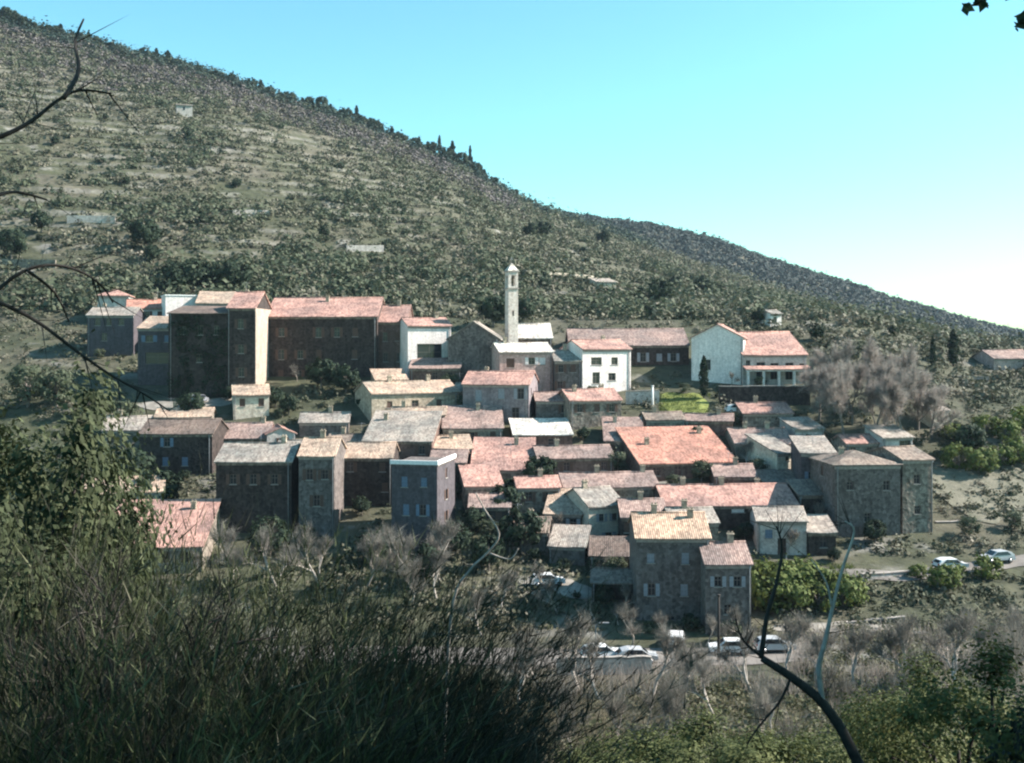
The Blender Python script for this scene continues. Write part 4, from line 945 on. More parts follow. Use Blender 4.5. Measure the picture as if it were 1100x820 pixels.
# --- dark hillside trees, cypresses
ever = leafy_tree('evergreen_tree', r(11), 1.4, (2.6, 2.6, 2.4), 2600, .3, M_ever)
EH = 1.4 + 2.4 * 1.8
E_items = [(155,'270',236,None,'dark evergreen standing alone on the left hillside'),(165,'282',262,None,'squat dark evergreen below the lone hillside evergreen'),(192,'314',284,None,'leftmost dark evergreen of the clump above the white cube house'),
 (208,'312',279,None,'second dark evergreen of the clump above the white cube house'),(226,'310',282,None,'third dark evergreen of the clump above the tan shed'),(243,'312',281,None,'fourth dark evergreen of the clump above the tan shed'),
 (260,'310',283,None,'rightmost dark evergreen of the clump behind the pink roofs'),(400,'318',303,None,'small dark bush tree above the longest building'),(569,'256',239,None,'left of two dark trees under the skyline above the tower'),
 (584,'256',238,None,'right of two dark trees under the skyline above the tower'),(648,'264',247,None,'dark round tree on the slope below the far ridge'),(710,'330',300,None,'dark broad tree on the slope above the long mauve roof'),
 (757,'318',296,None,'dark tree on the slope above the villa wing'),(688,'325',308,None,'small black green tree left of the broad slope tree'),(530,'352',318,None,'dark evergreen close behind the bell tower, left side'),
 (564,'345',322,None,'small dark evergreen behind the tower, right side'),(345,194,385,None,'dark green tree in front of the longest building, left'),(372,192,392,None,'dark green tree in front of the longest building, middle'),
 (296,186,415,None,'dark bush tree right of the small cream cottage'),(388,186,425,None,'dark green tree at the longest building\'s right foot'),(580,160,490,None,'round dark tree among the central roofs'),
 (960,'362',349,None,'dark tree above the plane trees on the skyline slope'),(815,'348',330,None,'low dark tree behind the villa roof'),(878,'366',350,None,'dark tree right of the villa roof'),(45,'250',226,None,'dark tree on the hillside at the left edge'),(12,'278',246,None,'dark broad tree at the left margin of the hillside'),
 (205,181,422,None,'dark tree in shade below the blue grey house'),(310,183,425,None,'dark shrubby tree left of the long tan house'),(540,150,522,None,'dark tree below the broad dusty pink roof'),(560,141,548,None,'black shaded tree left of the lean-to roofed grey house'),
 (505,146,545,None,'black shaded tree right of the white roof edge house'),(870,150,545,None,'dark tree between the bluish cottage and grey building'),(1040,170,455,None,'dark tree shading the green bushes at right'),(770,190,425,None,'dark tree in the corner below the villa wing'),
 (490,140,560,None,'black shaded tree at the white parapet house\'s right foot'),(525,136,575,None,'black shaded tree above the white car on the track'),(455,132,585,None,'black shaded tree below the white parapet'),(620,128,640,None,'dark tree right of the white car on the track'),(650,126,628,None,'dark tree below the dark low shed'),(400,138,570,None,'dark tree below the set back dark house'),(290,140,555,None,'dark tree below the pale mauve roof'),(170,152,505,None,'dark tree above the lowest left house'),(140,158,482,None,'dark tree left of the twig hidden dark house'),(800,145,560,None,'black shaded tree left of the bluish cottage')]
for px_, top_ in [(6,8),(14,13),(24,18),(34,24),(56,27),(88,36),(102,40),(118,46),(160,54),(188,62),(214,70),(232,76),(248,80),(270,84),(290,93),(310,99),(332,104),(346,104),(372,116),(390,124),(404,128),(430,142),(446,148),(462,152),(480,158),(496,164),(512,174),(530,190),(552,203)]:
    E_items.append((px_, 606, top_, random.uniform(1.0, 1.7), 'round dark tree silhouetted along the hill\'s skyline'))
for i_ in range(46):
    px_ = random.uniform(10, 820); by_ = random.uniform(0, 1); lo_ = np.interp(px_, RX, RP); bs_ = lo_ + 14 + (318 - lo_ - 14) * by_
    E_items.append((px_, '%.1f' % bs_, bs_ - random.uniform(4, 11) * (.6 + by_), None, 'small dark evergreen shrub amid the grey scrub of the open hillside'))
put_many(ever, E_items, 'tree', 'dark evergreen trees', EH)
cyp = conifer('cypress_tree', r(12), 9, 1.0, 1600, .25, M_ever, True)
put_many(cyp, [(1002,'396',361,.55,'left of two dark cypresses on the right skyline'),(1024,'394',354,1.1,'broader right one of two dark cypresses on the right skyline'),(756,189.5,382,.8,'dark narrow cypress between the lawn and the villa wing')], 'tree', 'cypresses', 9)
con = conifer('ridge_conifer', r(13), 8, 2.0, 700, .5, M_ridge)
con_items = [(4,612,8),(16,612,12),(28,613,18),(45,614,27),(65,614,26),(78,614,34),(95,615,34),(108,615,42),(120,616,48),(135,616,52),(152,616,52),(168,616,52),(180,616,55),(196,617,66),(280,616,86),(262,616,88),(250,616,86),(300,616,99),(325,616,105),(341,616,105),(355,616,112),(366,616,118),(383,614,114),(398,614,127),(410,610,134),(421,606,136),(440,614,150),(450,614,148),(472,614,146),(486,614,152),(505,614,157),(520,614,182)]
for (px, Y, top) in con_items:
    big = px in (421,)
    put_many(con, [(px, Y, top, random.uniform(1.0, 2.0), 'tall dark conifer at the skyline\'s notch left of centre' if big else 'small dark conifer silhouetted on the hill\'s skyline')], 'tree', None if big else 'conifers along the skyline', 8)
# --- olives and green bushes on the right
olv = leafy_tree('olive_tree', r(14), 1.0, (1.9, 1.9, 1.5), 1500, .17, M_oliv)
grn = leafy_tree('green_bush', r(15), .2, (1.9, 1.9, 1.4), 1600, .2, M_green)
gi = [(1022,176,455),(1040,173,462),(1060,178,446),(1080,176,452),(1098,180,438),(1030,166,478),(1052,165,482),(1075,167,478),(1096,168,470)]
for i, (px, Y, top) in enumerate(gi):
    lab = 'bright green bush by the %s of the right edge thicket' % ['upper left corner', 'dark tree in the middle', 'top', 'upper right side', 'highest corner at the frame edge', 'lower left corner', 'lower middle', 'lower right side', 'lower corner at the frame edge'][i]
    put_many(grn, [(px, Y, top, None, lab)], 'bush', 'green bushes at the right', 2.7)
for (px, Y, top, lab) in [(822,127,607,'yellow green bush at the meadow\'s left edge'),(838,128,604,'yellow green bush below the low bluish cottage'),(856,129,602,'yellow green bush in the middle of the meadow, back'),(874,128,606,'yellow green bush at the meadow\'s right end, back'),
    (828,125,622,'yellow green bush at the meadow\'s front left'),(850,125,624,'yellow green bush at the meadow\'s front middle'),(880,125,626,'yellow green bush at the meadow\'s front right'),(905,126,618,'yellow green bush by the end of the sunlit low wall'),
    (1028,133.6,606,'low green bush hiding the right half of the white car on the upper road'),(1012,131,607,'green bush half hiding the white car on the upper road'),(1060,134,598,'green bush before the pale car at the right edge'),(985,134,606,'green bush at the foot of the pale grey block')]:
    put_many(grn, [(px, Y, top, None, lab)], 'bush', 'bushes around the meadow', 2.7)
oi_ = [(1052,205,425),(1078,207,420),(1095,200,430),(1035,210,418),(880,176,458),(848,178,452),(815,180,448),(735,192,412),(725,181,446),(660,133,600),(640,136,598),(1042,146,556),(1090,148,550),(430,176,452),(130,178,432),(95,182,420),(60,185,400),(30,186,395),(100,158,490),(70,160,480)]
for i, (px, Y, top) in enumerate(oi_):
    lab = ['grey olive tree under the right skyline, left of the maroon cottage', 'grey olive tree just below the maroon cottage', 'grey olive tree at the right edge under the maroon cottage', 'grey olive tree right of the cypresses\' foot',
      'grey green olive at the foot of the plane trees', 'grey green olive behind the olive grey house', 'grey green olive at the retaining wall\'s foot', 'small olive at the back of the lawn', 'small olive below the lawn\'s wall', 'grey olive beside the tall grey house, right one', 'grey olive beside the tall grey house, left one',
      'grey olive on the terrace at far right', 'grey olive on the terrace by the right edge', 'small olive between tan and grey roofs', 'olive below the leftmost upper house', 'olive left of the lower grey roof', 'olive on the slope behind the left twigs', 'olive at the left margin behind the twigs', 'olive above the small tan pink house', 'olive at the left, above the lowest roofs'][i]
    put_many(olv, [(px, Y, top, None, lab)], 'tree', 'olive trees', 3.4)
# --- bare trees in the valley between road and camera
bi = [(625,100,640),(648,96,665),(700,97,650),(735,92,672),(812,98,655),(848,104,640),(770,90,690),(880,100,660),(920,101,655),(955,103,650),(990,99,640),(1035,97,632),(1070,99,622),(1090,94,640),(585,98,650),(560,92,668),(900,88,712),(985,86,702),(1050,84,690),(690,84,725),(830,83,720),(610,84,735),(540,124,600),(470,128,575),(440,126,590),(520,118,620),(575,128,590),(600,124,612),(640,122,632),(665,121,640),(395,132,560),(345,134,565),(300,133,570),(255,134,575),(410,136,545),(480,140,545)]
bl = ['left of the parapet', 'before the parapet\'s left end', 'before the parapet\'s middle', 'before the white car parked nose out', 'before the silver car', 'right of the silver car', 'at the dark pole\'s foot', 'under the meadow', 'under the meadow\'s right half', 'before the low sunlit wall',
      'below the upper road', 'below the pale car', 'tall at the right edge', 'nearest the right edge', 'left of the village road', 'left of the dry grass slope', 'in the lower right scrub', 'in the lower right scrub, second', 'above the dark corner at right', 'in the dry grass slope', 'behind the dark leaning sapling', 'in the dry slope, lower left', 'below the black shaded trees', 'below the white roof edge house', 'behind the broom tops', 'left of the white car', 'before the low grey lean-to', 'right of the white car', 'below the dark low shed', 'at the peach roofed house\'s left corner', 'below the set back dark house', 'below the bright narrow side wall', 'under the pale mauve roof, right', 'under the pale mauve roof, left', 'right of the bright narrow side wall', 'at the white parapet\'s corner']
for i, (px, Y, top) in enumerate(bi):
    put_many(bareC, [(px, Y, top, None, 'thin leafless grey tree ' + bl[i])], 'tree', 'leafless trees in the valley', 7.0)
for i, (px, Y, top, lab) in enumerate([(248,133,540,'under the pale mauve roofed house\'s left half'),(300,131,546,'under the pale mauve roofed house\'s right half'),(345,131,543,'before the bright narrow side wall\'s house'),(392,131,550,'before the set back dark house'),(438,130,546,'before the white parapet house, left'),(474,132,540,'before the white parapet house, right'),
    (678,115,632,'at the peach roofed house\'s left corner, tall'),(715,116,645,'before the middle of the peach roofed house'),(757,115,648,'between the peach roofed house and the lower step house'),(800,116,640,'at the lower step house\'s right corner'),
    (612,70,690,'nearest on the dry slope, left'),(655,66,700,'nearest on the dry slope, middle'),(705,64,690,'nearest on the dry slope, right'),(745,62,705,'rising before the dark pole'),(800,60,690,'rising beside the dark sapling\'s fork'),(905,62,668,'rising right of the dark sapling'),(950,64,690,'in the lower right, slender and near'),(1000,60,662,'in the lower right, second slender one'),(1048,62,640,'in the lower right, third slender one'),(1088,58,625,'slender at the right edge, near')]):
    put_many(bareC, [(px, Y, top, None if Y > 80 else .75, 'thin leafless tree ' + lab)], 'tree', 'leafless trees in the valley', 7.0)
# --- scrub as stuff
def scrub(name, pts, sizes, nper, leaf, mat, r_, flat=.75):
    n = len(pts); C = np.repeat(pts, nper, 0); S = np.repeat(sizes, nper)
    o = r_.normal(size=(n * nper, 3)) * .45; o[:, 2] = np.abs(o[:, 2]) * flat
    C = C + o * S[:, None]
    V, Fc = leaf_quads(C, leaf * np.clip(S / np.mean(sizes), .6, 1.5), r_, .7, o + np.array([0, 0, .15]))
    ob = np_obj(name, V, Fc, mat); ob['kind'] = 'stuff'; return ob
def scatter(n, px0, px1, y0, y1, r_, f=None):
    y = r_.uniform(y0**.6, y1**.6, n * 3)**(1/.6); px = r_.uniform(px0, px1, n * 3); x = PX(px, y)
    if f is not None:
        k = f(x, y, px, r_); x, y = x[k], y[k]
    x, y = x[:n], y[:n]
    return np.stack([x, y, terrain(x, y)], 1)
BX = np.array([[b[1], b[2], max(b[3], b[4]) * .62] for b in BLD])
def clear_of_houses(x, y, px, r_):
    d = np.hypot(x[:, None] - BX[None, :, 0], y[:, None] - BX[None, :, 1]) - BX[None, :, 2]
    return d.min(1) > .5
def hill_f(x, y, px, r_): return (fbm(x / 45, y / 45, 77) + .14 + .25 * r_.uniform(-1, 1, len(x))) > 0
q = r(21)
p1 = scatter(15000, -80, 1180, 238, 640, q, hill_f)
sz = q.gamma(2.4, .62, len(p1)).clip(.4, 4.6) * (.75 + p1[:, 1] / 900)
scrub('hillside_scrub', p1, sz, 44, .36, M_scrub, q)
p2 = scatter(17000, 480, 1220, 640, 1075, q)
scrub('far_woodland', p2, q.uniform(2.2, 5.0, len(p2)), 22, 1.1, M_far, q)
kr = scatter(2600, -60, 700, 588, 632, q)
scrub('ridge_woodland', kr, q.gamma(4, .7, len(kr)).clip(.9, 6.0), 40, .6, M_ridge, q, 1.1)
kw = scatter(2600, -80, 560, 470, 600, q, lambda x, y, px, r_: (y > 545 - np.clip(px, 0, 500) * .05 + 90 * fbm(x / 60, y / 60, 55) + r_.uniform(-45, 25, len(x))))
scrub('leafless_upper_wood', kw, q.uniform(1.2, 3.0, len(kw)), 36, .45, leaf_mat('leafless_wood', [(.05, .046, .045), (.095, .085, .083), (.145, .13, .125)], .1, 0.0), q, 1.1)
p3 = scatter(3200, -60, 1160, 121, 238, q, lambda x, y, px, r_: clear_of_houses(x, y, px, r_) & ~((px > 705) & (px < 765) & (y > 182) & (y < 193)) & ~((px > 800) & (px < 920) & (y > 124) & (y < 140)) & ~((px > 870) & (px < 1170) & (y > 134.3) & (y < 140.5)) & ~((px > 130) & (px < 270) & (y > 182) & (y < 192)))
scrub('village_undergrowth', p3, q.gamma(3,.3,len(p3)).clip(.35, 2.2), 40, .18, M_scrub, q)
def valley_f(x, y, px, r_): return ~((y > 103.5) & (y < 119) & (px < 865)) & ((px < 530) | (px > 720) | (y > 104) | (r_.uniform(0, 1, len(px)) < .22))
p4 = scatter(2600, 380, 1170, 55, 121, q, valley_f)
scrub('valley_scrub', p4, q.uniform(.35, 1.3, len(p4)), 60, .14, leaf_mat('valley_scrub_leaves', [(.04, .045, .022), (.085, .09, .045), (.14, .13, .085), (.2, .18, .14)], .2), q)
p5 = scatter(900, 760, 1200, 195, 330, q, clear_of_houses)
scrub('right_slope_scrub', p5, q.gamma(3, .5, len(p5)).clip(.6, 3.4), 50, .3, M_scrub, q, 1.0)
def dark_f(x, y, px, r_): return (fbm(x / 30, y / 30, 101) + .12 * r_.uniform(-1, 1, len(x))) > .07
p6 = scatter(2600, -80, 1180, 240, 620, q, dark_f)
scrub('dark_hillside_shrubs', p6, q.gamma(3, .85, len(p6)).clip(.9, 6.0), 70, .42, M_oliv, q, 1.0)
p7 = scatter(1100, -80, 1100, 240, 620, q, dark_f)
scrub('black_hillside_shrubs', p7, q.gamma(3, .55, len(p7)).clip(.8, 4.0), 60, .34, M_ever, q, 1.15)
# dry grass on the slope under the road
gp = np.concatenate([scatter(26000, 420, 1170, 58, 104, q), scatter(30000, 525, 730, 58, 103, q)])
D = np.array([0, 0, 1.]) + q.normal(size=(len(gp), 3)) * .3; D /= np.linalg.norm(D, axis=1, keepdims=True)
V, Fc = tri_twigs(gp, D, q.uniform(.3, .9, len(gp)), .07, q)
o = np_obj('dry_grass', V, Fc, M_dry); o['kind'] = 'stuff'
for nm, (a0, a1, b0, b1), cnt, mt in (('lawn_tufts', (708, 763, 183, 192), 5000, M_green), ('meadow_tufts', (805, 918, 126, 138), 9000, M_green)):
    gp = scatter(cnt, a0, a1, b0, b1, q); gp = gp[fbm(gp[:, 0] / 3, gp[:, 1] / 3, 61) > -.12]
    D = np.array([0, 0, 1.]) + q.normal(size=(len(gp), 3)) * .45; D /= np.linalg.norm(D, axis=1, keepdims=True)
    V, Fc = tri_twigs(gp, D, q.uniform(.15, .6, len(gp)), .09, q); np_obj(nm, V, Fc, mt)['kind'] = 'stuff'
gp = np.concatenate([scatter(5200, 540, 1170, 96, 106, q), scatter(2500, 560, 1170, 106, 108.5, q), scatter(5000, 850, 1170, 104, 119, q)])
cl = fbm(gp[:, 0] / 4, gp[:, 1] / 4, 91) > -.04; gp = gp[cl]
D = np.array([0, 0, 1.]) + q.normal(size=(len(gp), 3)) * .28; D /= np.linalg.norm(D, axis=1, keepdims=True)
V, Fc = tri_twigs(gp, D, q.uniform(.6, 2.6, len(gp)), .055, q); np_obj('roadside_brush', V, Fc, M_twig)['kind'] = 'stuff'
# a bush or small tree beside many of the houses
kinds = [('dark green bush', ever, EH), ('grey green bush', olv, 3.4), ('small leafless tree', bareC, 7.0)]
placed = []
for i, b in enumerate(BLD):
    ref, bx, by, bw, bd, byaw, bz, bh = b[:8]
    if by > 236 or i % 7 == 6: continue
    ok = None
    for tr_ in range(14):
        lx = random.choice([-1, 1]) * (bw / 2 + random.uniform(.6, 2.2)) if tr_ % 2 else random.uniform(-.5, .5) * bw; ly = -bd / 2 - random.uniform(1.2, 3.2) if tr_ % 2 == 0 else random.uniform(-.7, .3) * bd
        c_, s_ = math.cos(R(byaw)), math.sin(R(byaw)); x = bx + c_ * lx - s_ * ly; y = by + s_ * lx + c_ * ly
        d = min([max(abs(x - o[1]) - o[3] / 2, abs(y - o[2]) - o[4] / 2) for o in BLD]); d2 = min([math.hypot(x - p[0], y - p[1]) for p in placed] or [9])
        if d > .5 and d2 > 2.5: ok = (x, y); break
    if not ok: continue
    placed.append(ok); kn, pr, ph = kinds[[0, 1, 0, 2, 1][i % 5]]
    hgt = random.uniform(1.6, 3.2) if pr is not bareC else random.uniform(3.5, 5.5)
    o = put(pr, 0, ok[1], hgt / ph, None, kn + ' growing beside ' + ref, 'tree' if pr is bareC else 'bush', 'bushes among the houses', not USED.get(pr.name, False), -.1, None, ok[0]); USED[pr.name] = True
# ivy on the dark building
b = [b for b in BLD if b[0] == 'the ivy covered building'][0]
n = 2600; u = q.uniform(-b[3]/2, b[3]/2, n); v = q.uniform(0, b[7] + .1, n); k = fbm(u / 2.2 + 5, v / 2.2, 5) + .16 > .08
C = np.stack([u, -b[4]/2 - q.uniform(.02, .3, n), v], 1)[k] + np.array([b[1], b[2], b[6]])
V, Fc = leaf_quads(C, .22, q)
tag(np_obj('ivy', V, Fc, M_ever), 'dark ivy spreading over the front of the tall left building', 'ivy')

# ------------------------------------------------------------------ foreground
def broom(name, r_, h, rad, nst, wd, mat, lean=(0, 0), leaves=0, lmat=None):
    """a broom bush of hundreds of thin upright curved stems"""
    root = bpy.data.objects.new(name, None); link(root)
    an = r_.uniform(0, 2*np.pi, nst); q0 = rad * .35 * r_.uniform(0, 1, nst)**.5
    base = np.stack([q0 * np.cos(an), q0 * np.sin(an), np.full(nst, -.3)], 1)
    L = h * r_.uniform(.3, 1.12, nst)**1.0; out = rad * r_.uniform(.1, 1, nst); a2 = an + r_.normal(size=nst) * .5
    tip = np.stack([out * np.cos(a2) + lean[0] * L, out * np.sin(a2) + lean[1] * L, L], 1)
    seg = 4; pts = []
    for i in range(seg + 1):
        t = i / seg; w1 = t**1.5
        pp = base + (tip - base) * np.array([1, 1, 1]) * t; pp[:, :2] = base[:, :2] + (tip - base)[:, :2] * w1
        pts.append(pp + r_.normal(size=(nst, 3)) * .02 * h * t)
    side = rdir(nst, r_); side[:, 2] *= .2; side /= np.linalg.norm(side, axis=1, keepdims=True)
    V = []; 
    for i, p in enumerate(pts):
        wq = wd * (1 - .75 * i / seg); V += [p - side * wq / 2, p + side * wq / 2]
    V = np.stack(V, 1).reshape(-1, 3); k2 = 2 * (seg + 1); o0 = np.arange(nst)[:, None] * k2
    Fc = np.concatenate([np.stack([o0[:, 0] + 2*i, o0[:, 0] + 2*i + 1, o0[:, 0] + 2*i + 3, o0[:, 0] + 2*i + 2], 1) for i in range(seg)])
    np_obj('stems', V, Fc, mat, root)
    # short side twigs / leaves
    k = r_.integers(0, nst, leaves); t = r_.uniform(.25, 1, leaves); i0 = np.minimum((t * seg).astype(int), seg - 1); fr = (t * seg - i0)[:, None]
    A = np.stack(pts, 0); S = A[i0, k] * (1 - fr) + A[i0 + 1, k] * fr
    D = (A[i0 + 1, k] - A[i0, k]); D /= np.linalg.norm(D, axis=1, keepdims=True); D = D * 1.2 + rdir(leaves, r_) * .7; D /= np.linalg.norm(D, axis=1, keepdims=True)
    V, Fc = tri_twigs(S, D, r_.uniform(.06, .22, leaves) * h / 2.2, wd * 1.15, r_)
    np_obj('foliage', V, Fc, lmat or mat, root)
    return root
br1 = broom('broom_bush', r(31), 2.6, 1.7, 620, .008, M_broom, (0, 0), 9000)
br3 = broom('broom_bush', r(38), 2.6, 1.5, 620, .008, M_broom2, (.1, 0), 10000)
br2 = broom('broom_bush', r(32), 2.6, 1.2, 520, .008, M_broom, (.45, 0), 7000)
def fg(proto, px, Y, top, hp, label, cat='bush', sxy=None, rz=None, group='broom bushes in the foreground'):
    x = PX(px, Y); z = T(x, Y); h = max(.8, PZ(top, Y) - z); f = not USED.get(proto.name, False); USED[proto.name] = True
    put(proto, px, Y, sxy or 1.0, rz, label, cat, group, f, 0, h / hp)
FG = [(br1,20,7.0,560,'foreground broom bush at the lower left corner'),(br3,95,8.5,585,'foreground broom below the lowest left house'),(br2,150,7.5,620,'foreground broom left of the bottom centre, second from the left corner'),
      (br3,230,9.0,592,'foreground broom under the pale mauve roofed house'),(br2,290,8.0,605,'foreground broom under the bright narrow side wall'),(br3,350,9.5,610,'foreground broom below the set back dark house'),
      (br2,370,8.2,625,'foreground broom leaning right, below the white roof edge house'),(br2,415,9.6,625,'foreground broom leaning right beside the pale twig'),(br2,440,10.5,690,'rightmost leaning foreground broom'),
      (br1,130,5.2,700,'near broom bush low at the bottom left'),(br3,300,5.4,720,'near broom bush low at the bottom, left of centre'),(br2,390,6.0,750,'near broom bush low at the bottom beside the dry slope'),(br3,30,4.6,690,'nearest broom bush in the bottom left corner'),
      (br1,210,5.6,710,'near broom bush between the two low bottom ones')]
tws = bare_tree('twiggy_shrub', r(35), 4.0, .5, 2600, .009, leaf_mat('dark_twigs', [(.012, .011, .009), (.035, .032, .026), (.09, .085, .07)], 1.5, .1), M_barkd, .35, 3, .6)
for (px, Y, top, lab) in [(35,8.5,470,'tall dark twiggy shrub by the left edge'),(110,10,505,'dark twiggy shrub over the lowest left house'),(190,10.5,535,'dark twiggy shrub right of the lowest left roof'),(268,11,545,'dark twiggy shrub below the pale mauve roof'),(335,11,555,'dark twiggy shrub below the bright narrow side wall'),
                     (395,11.5,575,'dark twiggy shrub below the set back dark house'),(455,12,590,'dark twiggy shrub below the white parapet'),(505,12.5,625,'dark twiggy shrub left of the dry slope'),(555,13,660,'rightmost dark twiggy shrub above the dry slope'),(75,5.5,600,'near dark twiggy shrub at the lower left'),(320,6,640,'near dark twiggy shrub left of the bottom centre'),(480,8,690,'near dark twiggy shrub beside the dry slope'),(160,6.2,640,'near dark twiggy shrub below the lowest left roof'),(240,7,625,'near dark twiggy shrub left of centre, middle one'),(400,7,660,'near dark twiggy shrub right of the bottom left'),(72,6.5,455,'tallest dark twiggy shrub, added in place of shade before the left leafy bush')]:  # the last, tallest shrub is added where only dark shade lies
    x = PX(px, Y); z = T(x, Y); h = PZ(top, Y) - z; f = not USED.get(tws.name, False); USED[tws.name] = True
    put(tws, px, Y, h / 4.0 * .9, None, lab, 'bush', 'twiggy shrubs in the foreground', f, 0, h / 4.0)
for (p_, px, Y, top, lab) in FG: fg(p_, px, Y, top, 2.7, lab, rz=(random.uniform(-1.1, .8) if p_ is br2 else None))
gb = leafy_tree('leafy_bush', r(33), .5, (1.0, 1.0, 1.2), 12000, .024, leaf_mat('olive_green_leaves', [(.028, .037, .013), (.07, .086, .03), (.155, .165, .065)], 1.5), 34, M_barkd, .22)
gl_ = [(52,12,412,'leafy bush right of the tall left edge bush'),(12,10,368,'tall leafy bush at the left edge under the twigs'),(735,19,768,'olive green bush at the bottom, right of centre'),(820,17,785,'olive green bush left of the dark sapling\'s foot'),(955,28,735,'pale green bush behind the sapling\'s foot'),(1010,30,705,'pale green bush before the valley trees at right'),(20,11,430,'leafy green bush at the left edge below the twigs'),(60,13,470,'leafy green bush right of the left edge one'),(-10,9,500,'leafy green bush cut by the left edge'),(690,24,778,'yellow green bush at the bottom centre'),(760,26,782,'yellow green bush right of the bottom centre'),(650,22,806,'low green bush at the bottom, centre left'),
       (980,18,745,'green bush at the bottom right'),(1030,16,725,'green bush beside the dark corner'),(930,20,775,'low green bush left of the bottom right one'),(860,24,790,'low green bush at the foot of the dark sapling'),(1068,14,690,'green bush at the right edge above the dark corner')]
gb2 = leafy_tree('leafy_bush', r(39), .5, (1.0, 1.0, 1.2), 12000, .024, leaf_mat('grey_green_leaves', [(.018, .025, .011), (.045, .058, .027), (.095, .11, .055)], 1.5), 34, M_barkd, .22)
for (px, Y, top, lab) in gl_: fg(gb2 if px < 100 else gb, px, Y, top, 2.75, lab, sxy=1.0 + Y / 40, group='leafy bushes in the foreground')

def limb(root, pts, Y, r0, r1, mat, name='limb', dy=0.0, parent=None):
    n = len(pts); loc = root.location
    V3 = [P(px, py, Y + dy * i / max(1, n-1)) - loc + Vector(rng.normal(size=3)) * .004 * Y / 4 for i, (px, py) in enumerate(pts)]
    # smooth a little
    out = []
    for i in range(n - 1):
        p0, p1_, p2_, p3_ = V3[max(0, i-1)], V3[i], V3[i+1], V3[min(n-1, i+2)]
        for k in range(4):
            t = k / 4; out.append(.5 * ((2*p1_) + (p2_-p0)*t + (2*p0-5*p1_+4*p2_-p3_)*t*t + (3*p1_-p0-3*p2_+p3_)*t**3))
    out.append(V3[-1]); m = MB(); L = len(out)
    m.tube(out, [r0 + (r1 - r0) * i / (L - 1) for i in range(L)], 7)
    return m.build(name, mat, parent or root), out
def twiglets(root, path, n, L, wd, mat, r_, name='twigs'):
    A = np.array([tuple(p) for p in path]); k = r_.integers(0, len(A) - 1, n); t = r_.uniform(0, 1, n)[:, None]; S = A[k] * (1-t) + A[k+1] * t
    D = A[k+1] - A[k]; D /= np.linalg.norm(D, axis=1, keepdims=True); D = D * .7 + rdir(n, r_) * .7; D /= np.linalg.norm(D, axis=1, keepdims=True)
    V, Fc = tri_twigs(S, D, L * r_.uniform(.3, 1.2, n), wd, r_); return V, Fc
# bare tree standing left of the frame, its limbs reaching in
Yb = 4.2; xb = PX(-120, Yb); lt = empty('bare_tree', (xb, Yb, T(xb, Yb)), 0, 'dark bare branches reaching in from the left edge', 'tree')
gz = T(xb, Yb)
m = MB(); m.tube([(0, 0, -.4), (.03, .02, 1.2), (-.05, 0, 2.6), (.05, .05, 4.2)], [.11, .085, .065, .03], 9); m.build('trunk', M_barkd, lt)
allV = []; allF = []; off_ = 0
for (pts, r0, r1, ns) in [([(-120,190),(-60,165),(0,146),(35,130),(60,110),(85,97),(122,99)], .013, .004, 22), ([(70,104),(84,75),(83,45),(90,20)], .010, .004, 5),
                      ([(-120,300),(-50,312),(0,325),(40,347),(80,376),(120,402),(150,420),(182,442)], .011, .003, 26), ([(-110,380),(-40,345),(15,298),(50,287),(85,291),(110,307),(122,325)], .010, .003, 22),
                      ([(30,292),(60,315),(75,345)], .007, .003, 4), ([(-100,240),(-20,215),(15,205),(50,215)], .012, .004, 8)]:
    _, path = limb(lt, pts, Yb, r0, r1, M_barkd, 'limb', .5)
    V, Fc = twiglets(lt, path, ns, .28, .007, M_barkd, rng); allV.append(V); allF.append(Fc + off_); off_ += len(V)
np_obj('twigs', np.concatenate(allV), np.concatenate(allF), M_barkd, lt)
# leaning sapling at the lower right
Ys = 7.0; xb = PX(960, Ys); ls = empty('bare_sapling', (xb, Ys, T(xb, Ys)), 0, 'dark leaning forked sapling at the lower right', 'tree')
gpy = HY - ls.location.z * F / Ys
_, p0 = limb(ls, [(960, gpy + 30), (950, 900), (915, 805), (886, 757), (850, 727), (818, 706)], Ys, .046, .022, M_barkd, 'trunk')
paths = [p0[8:]]
for pts, r0, r1, mt in [([(819, 707), (822, 665), (834, 632), (839, 590), (834, 565)], .018, .005, M_barkd), ([(886, 757), (880, 720), (885, 690), (893, 650), (905, 612), (918, 572), (908, 560)], .02, .005, M_barkp),
                     ([(893, 650), (888, 625), (872, 600)], .008, .003, M_barkp), ([(850, 727), (835, 755), (815, 780), (800, 800)], .010, .004, M_barkd), ([(818, 706), (800, 690), (790, 665)], .010, .004, M_barkd)]:
    _, pth = limb(ls, pts, Ys, r0, r1, mt, 'limb'); paths.append(pth)
allV = []; allF = []; off_ = 0
for pth in paths:
    V, Fc = twiglets(ls, pth, 16, .3, .007, M_barkd, rng); allV.append(V); allF.append(Fc + off_); off_ += len(V)
np_obj('twigs', np.concatenate(allV), np.concatenate(allF), M_barkd, ls)
# pale twig in the middle: a thin bare shoot rising out of the broom
Yp = 9.0; xb = PX(480, Yp); lp = empty('pale_shoot', (xb, Yp, T(xb, Yp)), 0, 'pale crooked dead shoot rising from the broom tops', 'twig')
gpy = HY - lp.location.z * F / Yp
limb(lp, [(470, gpy), (478, 760), (488, 650), (506, 612), (525, 596), (537, 575), (520, 550), (512, 528)], Yp, .014, .005, M_barkp, 'stem')
limb(lp, [(528, 594), (545, 600), (556, 590)], Yp, .008, .004, M_barkp, 'shoot')
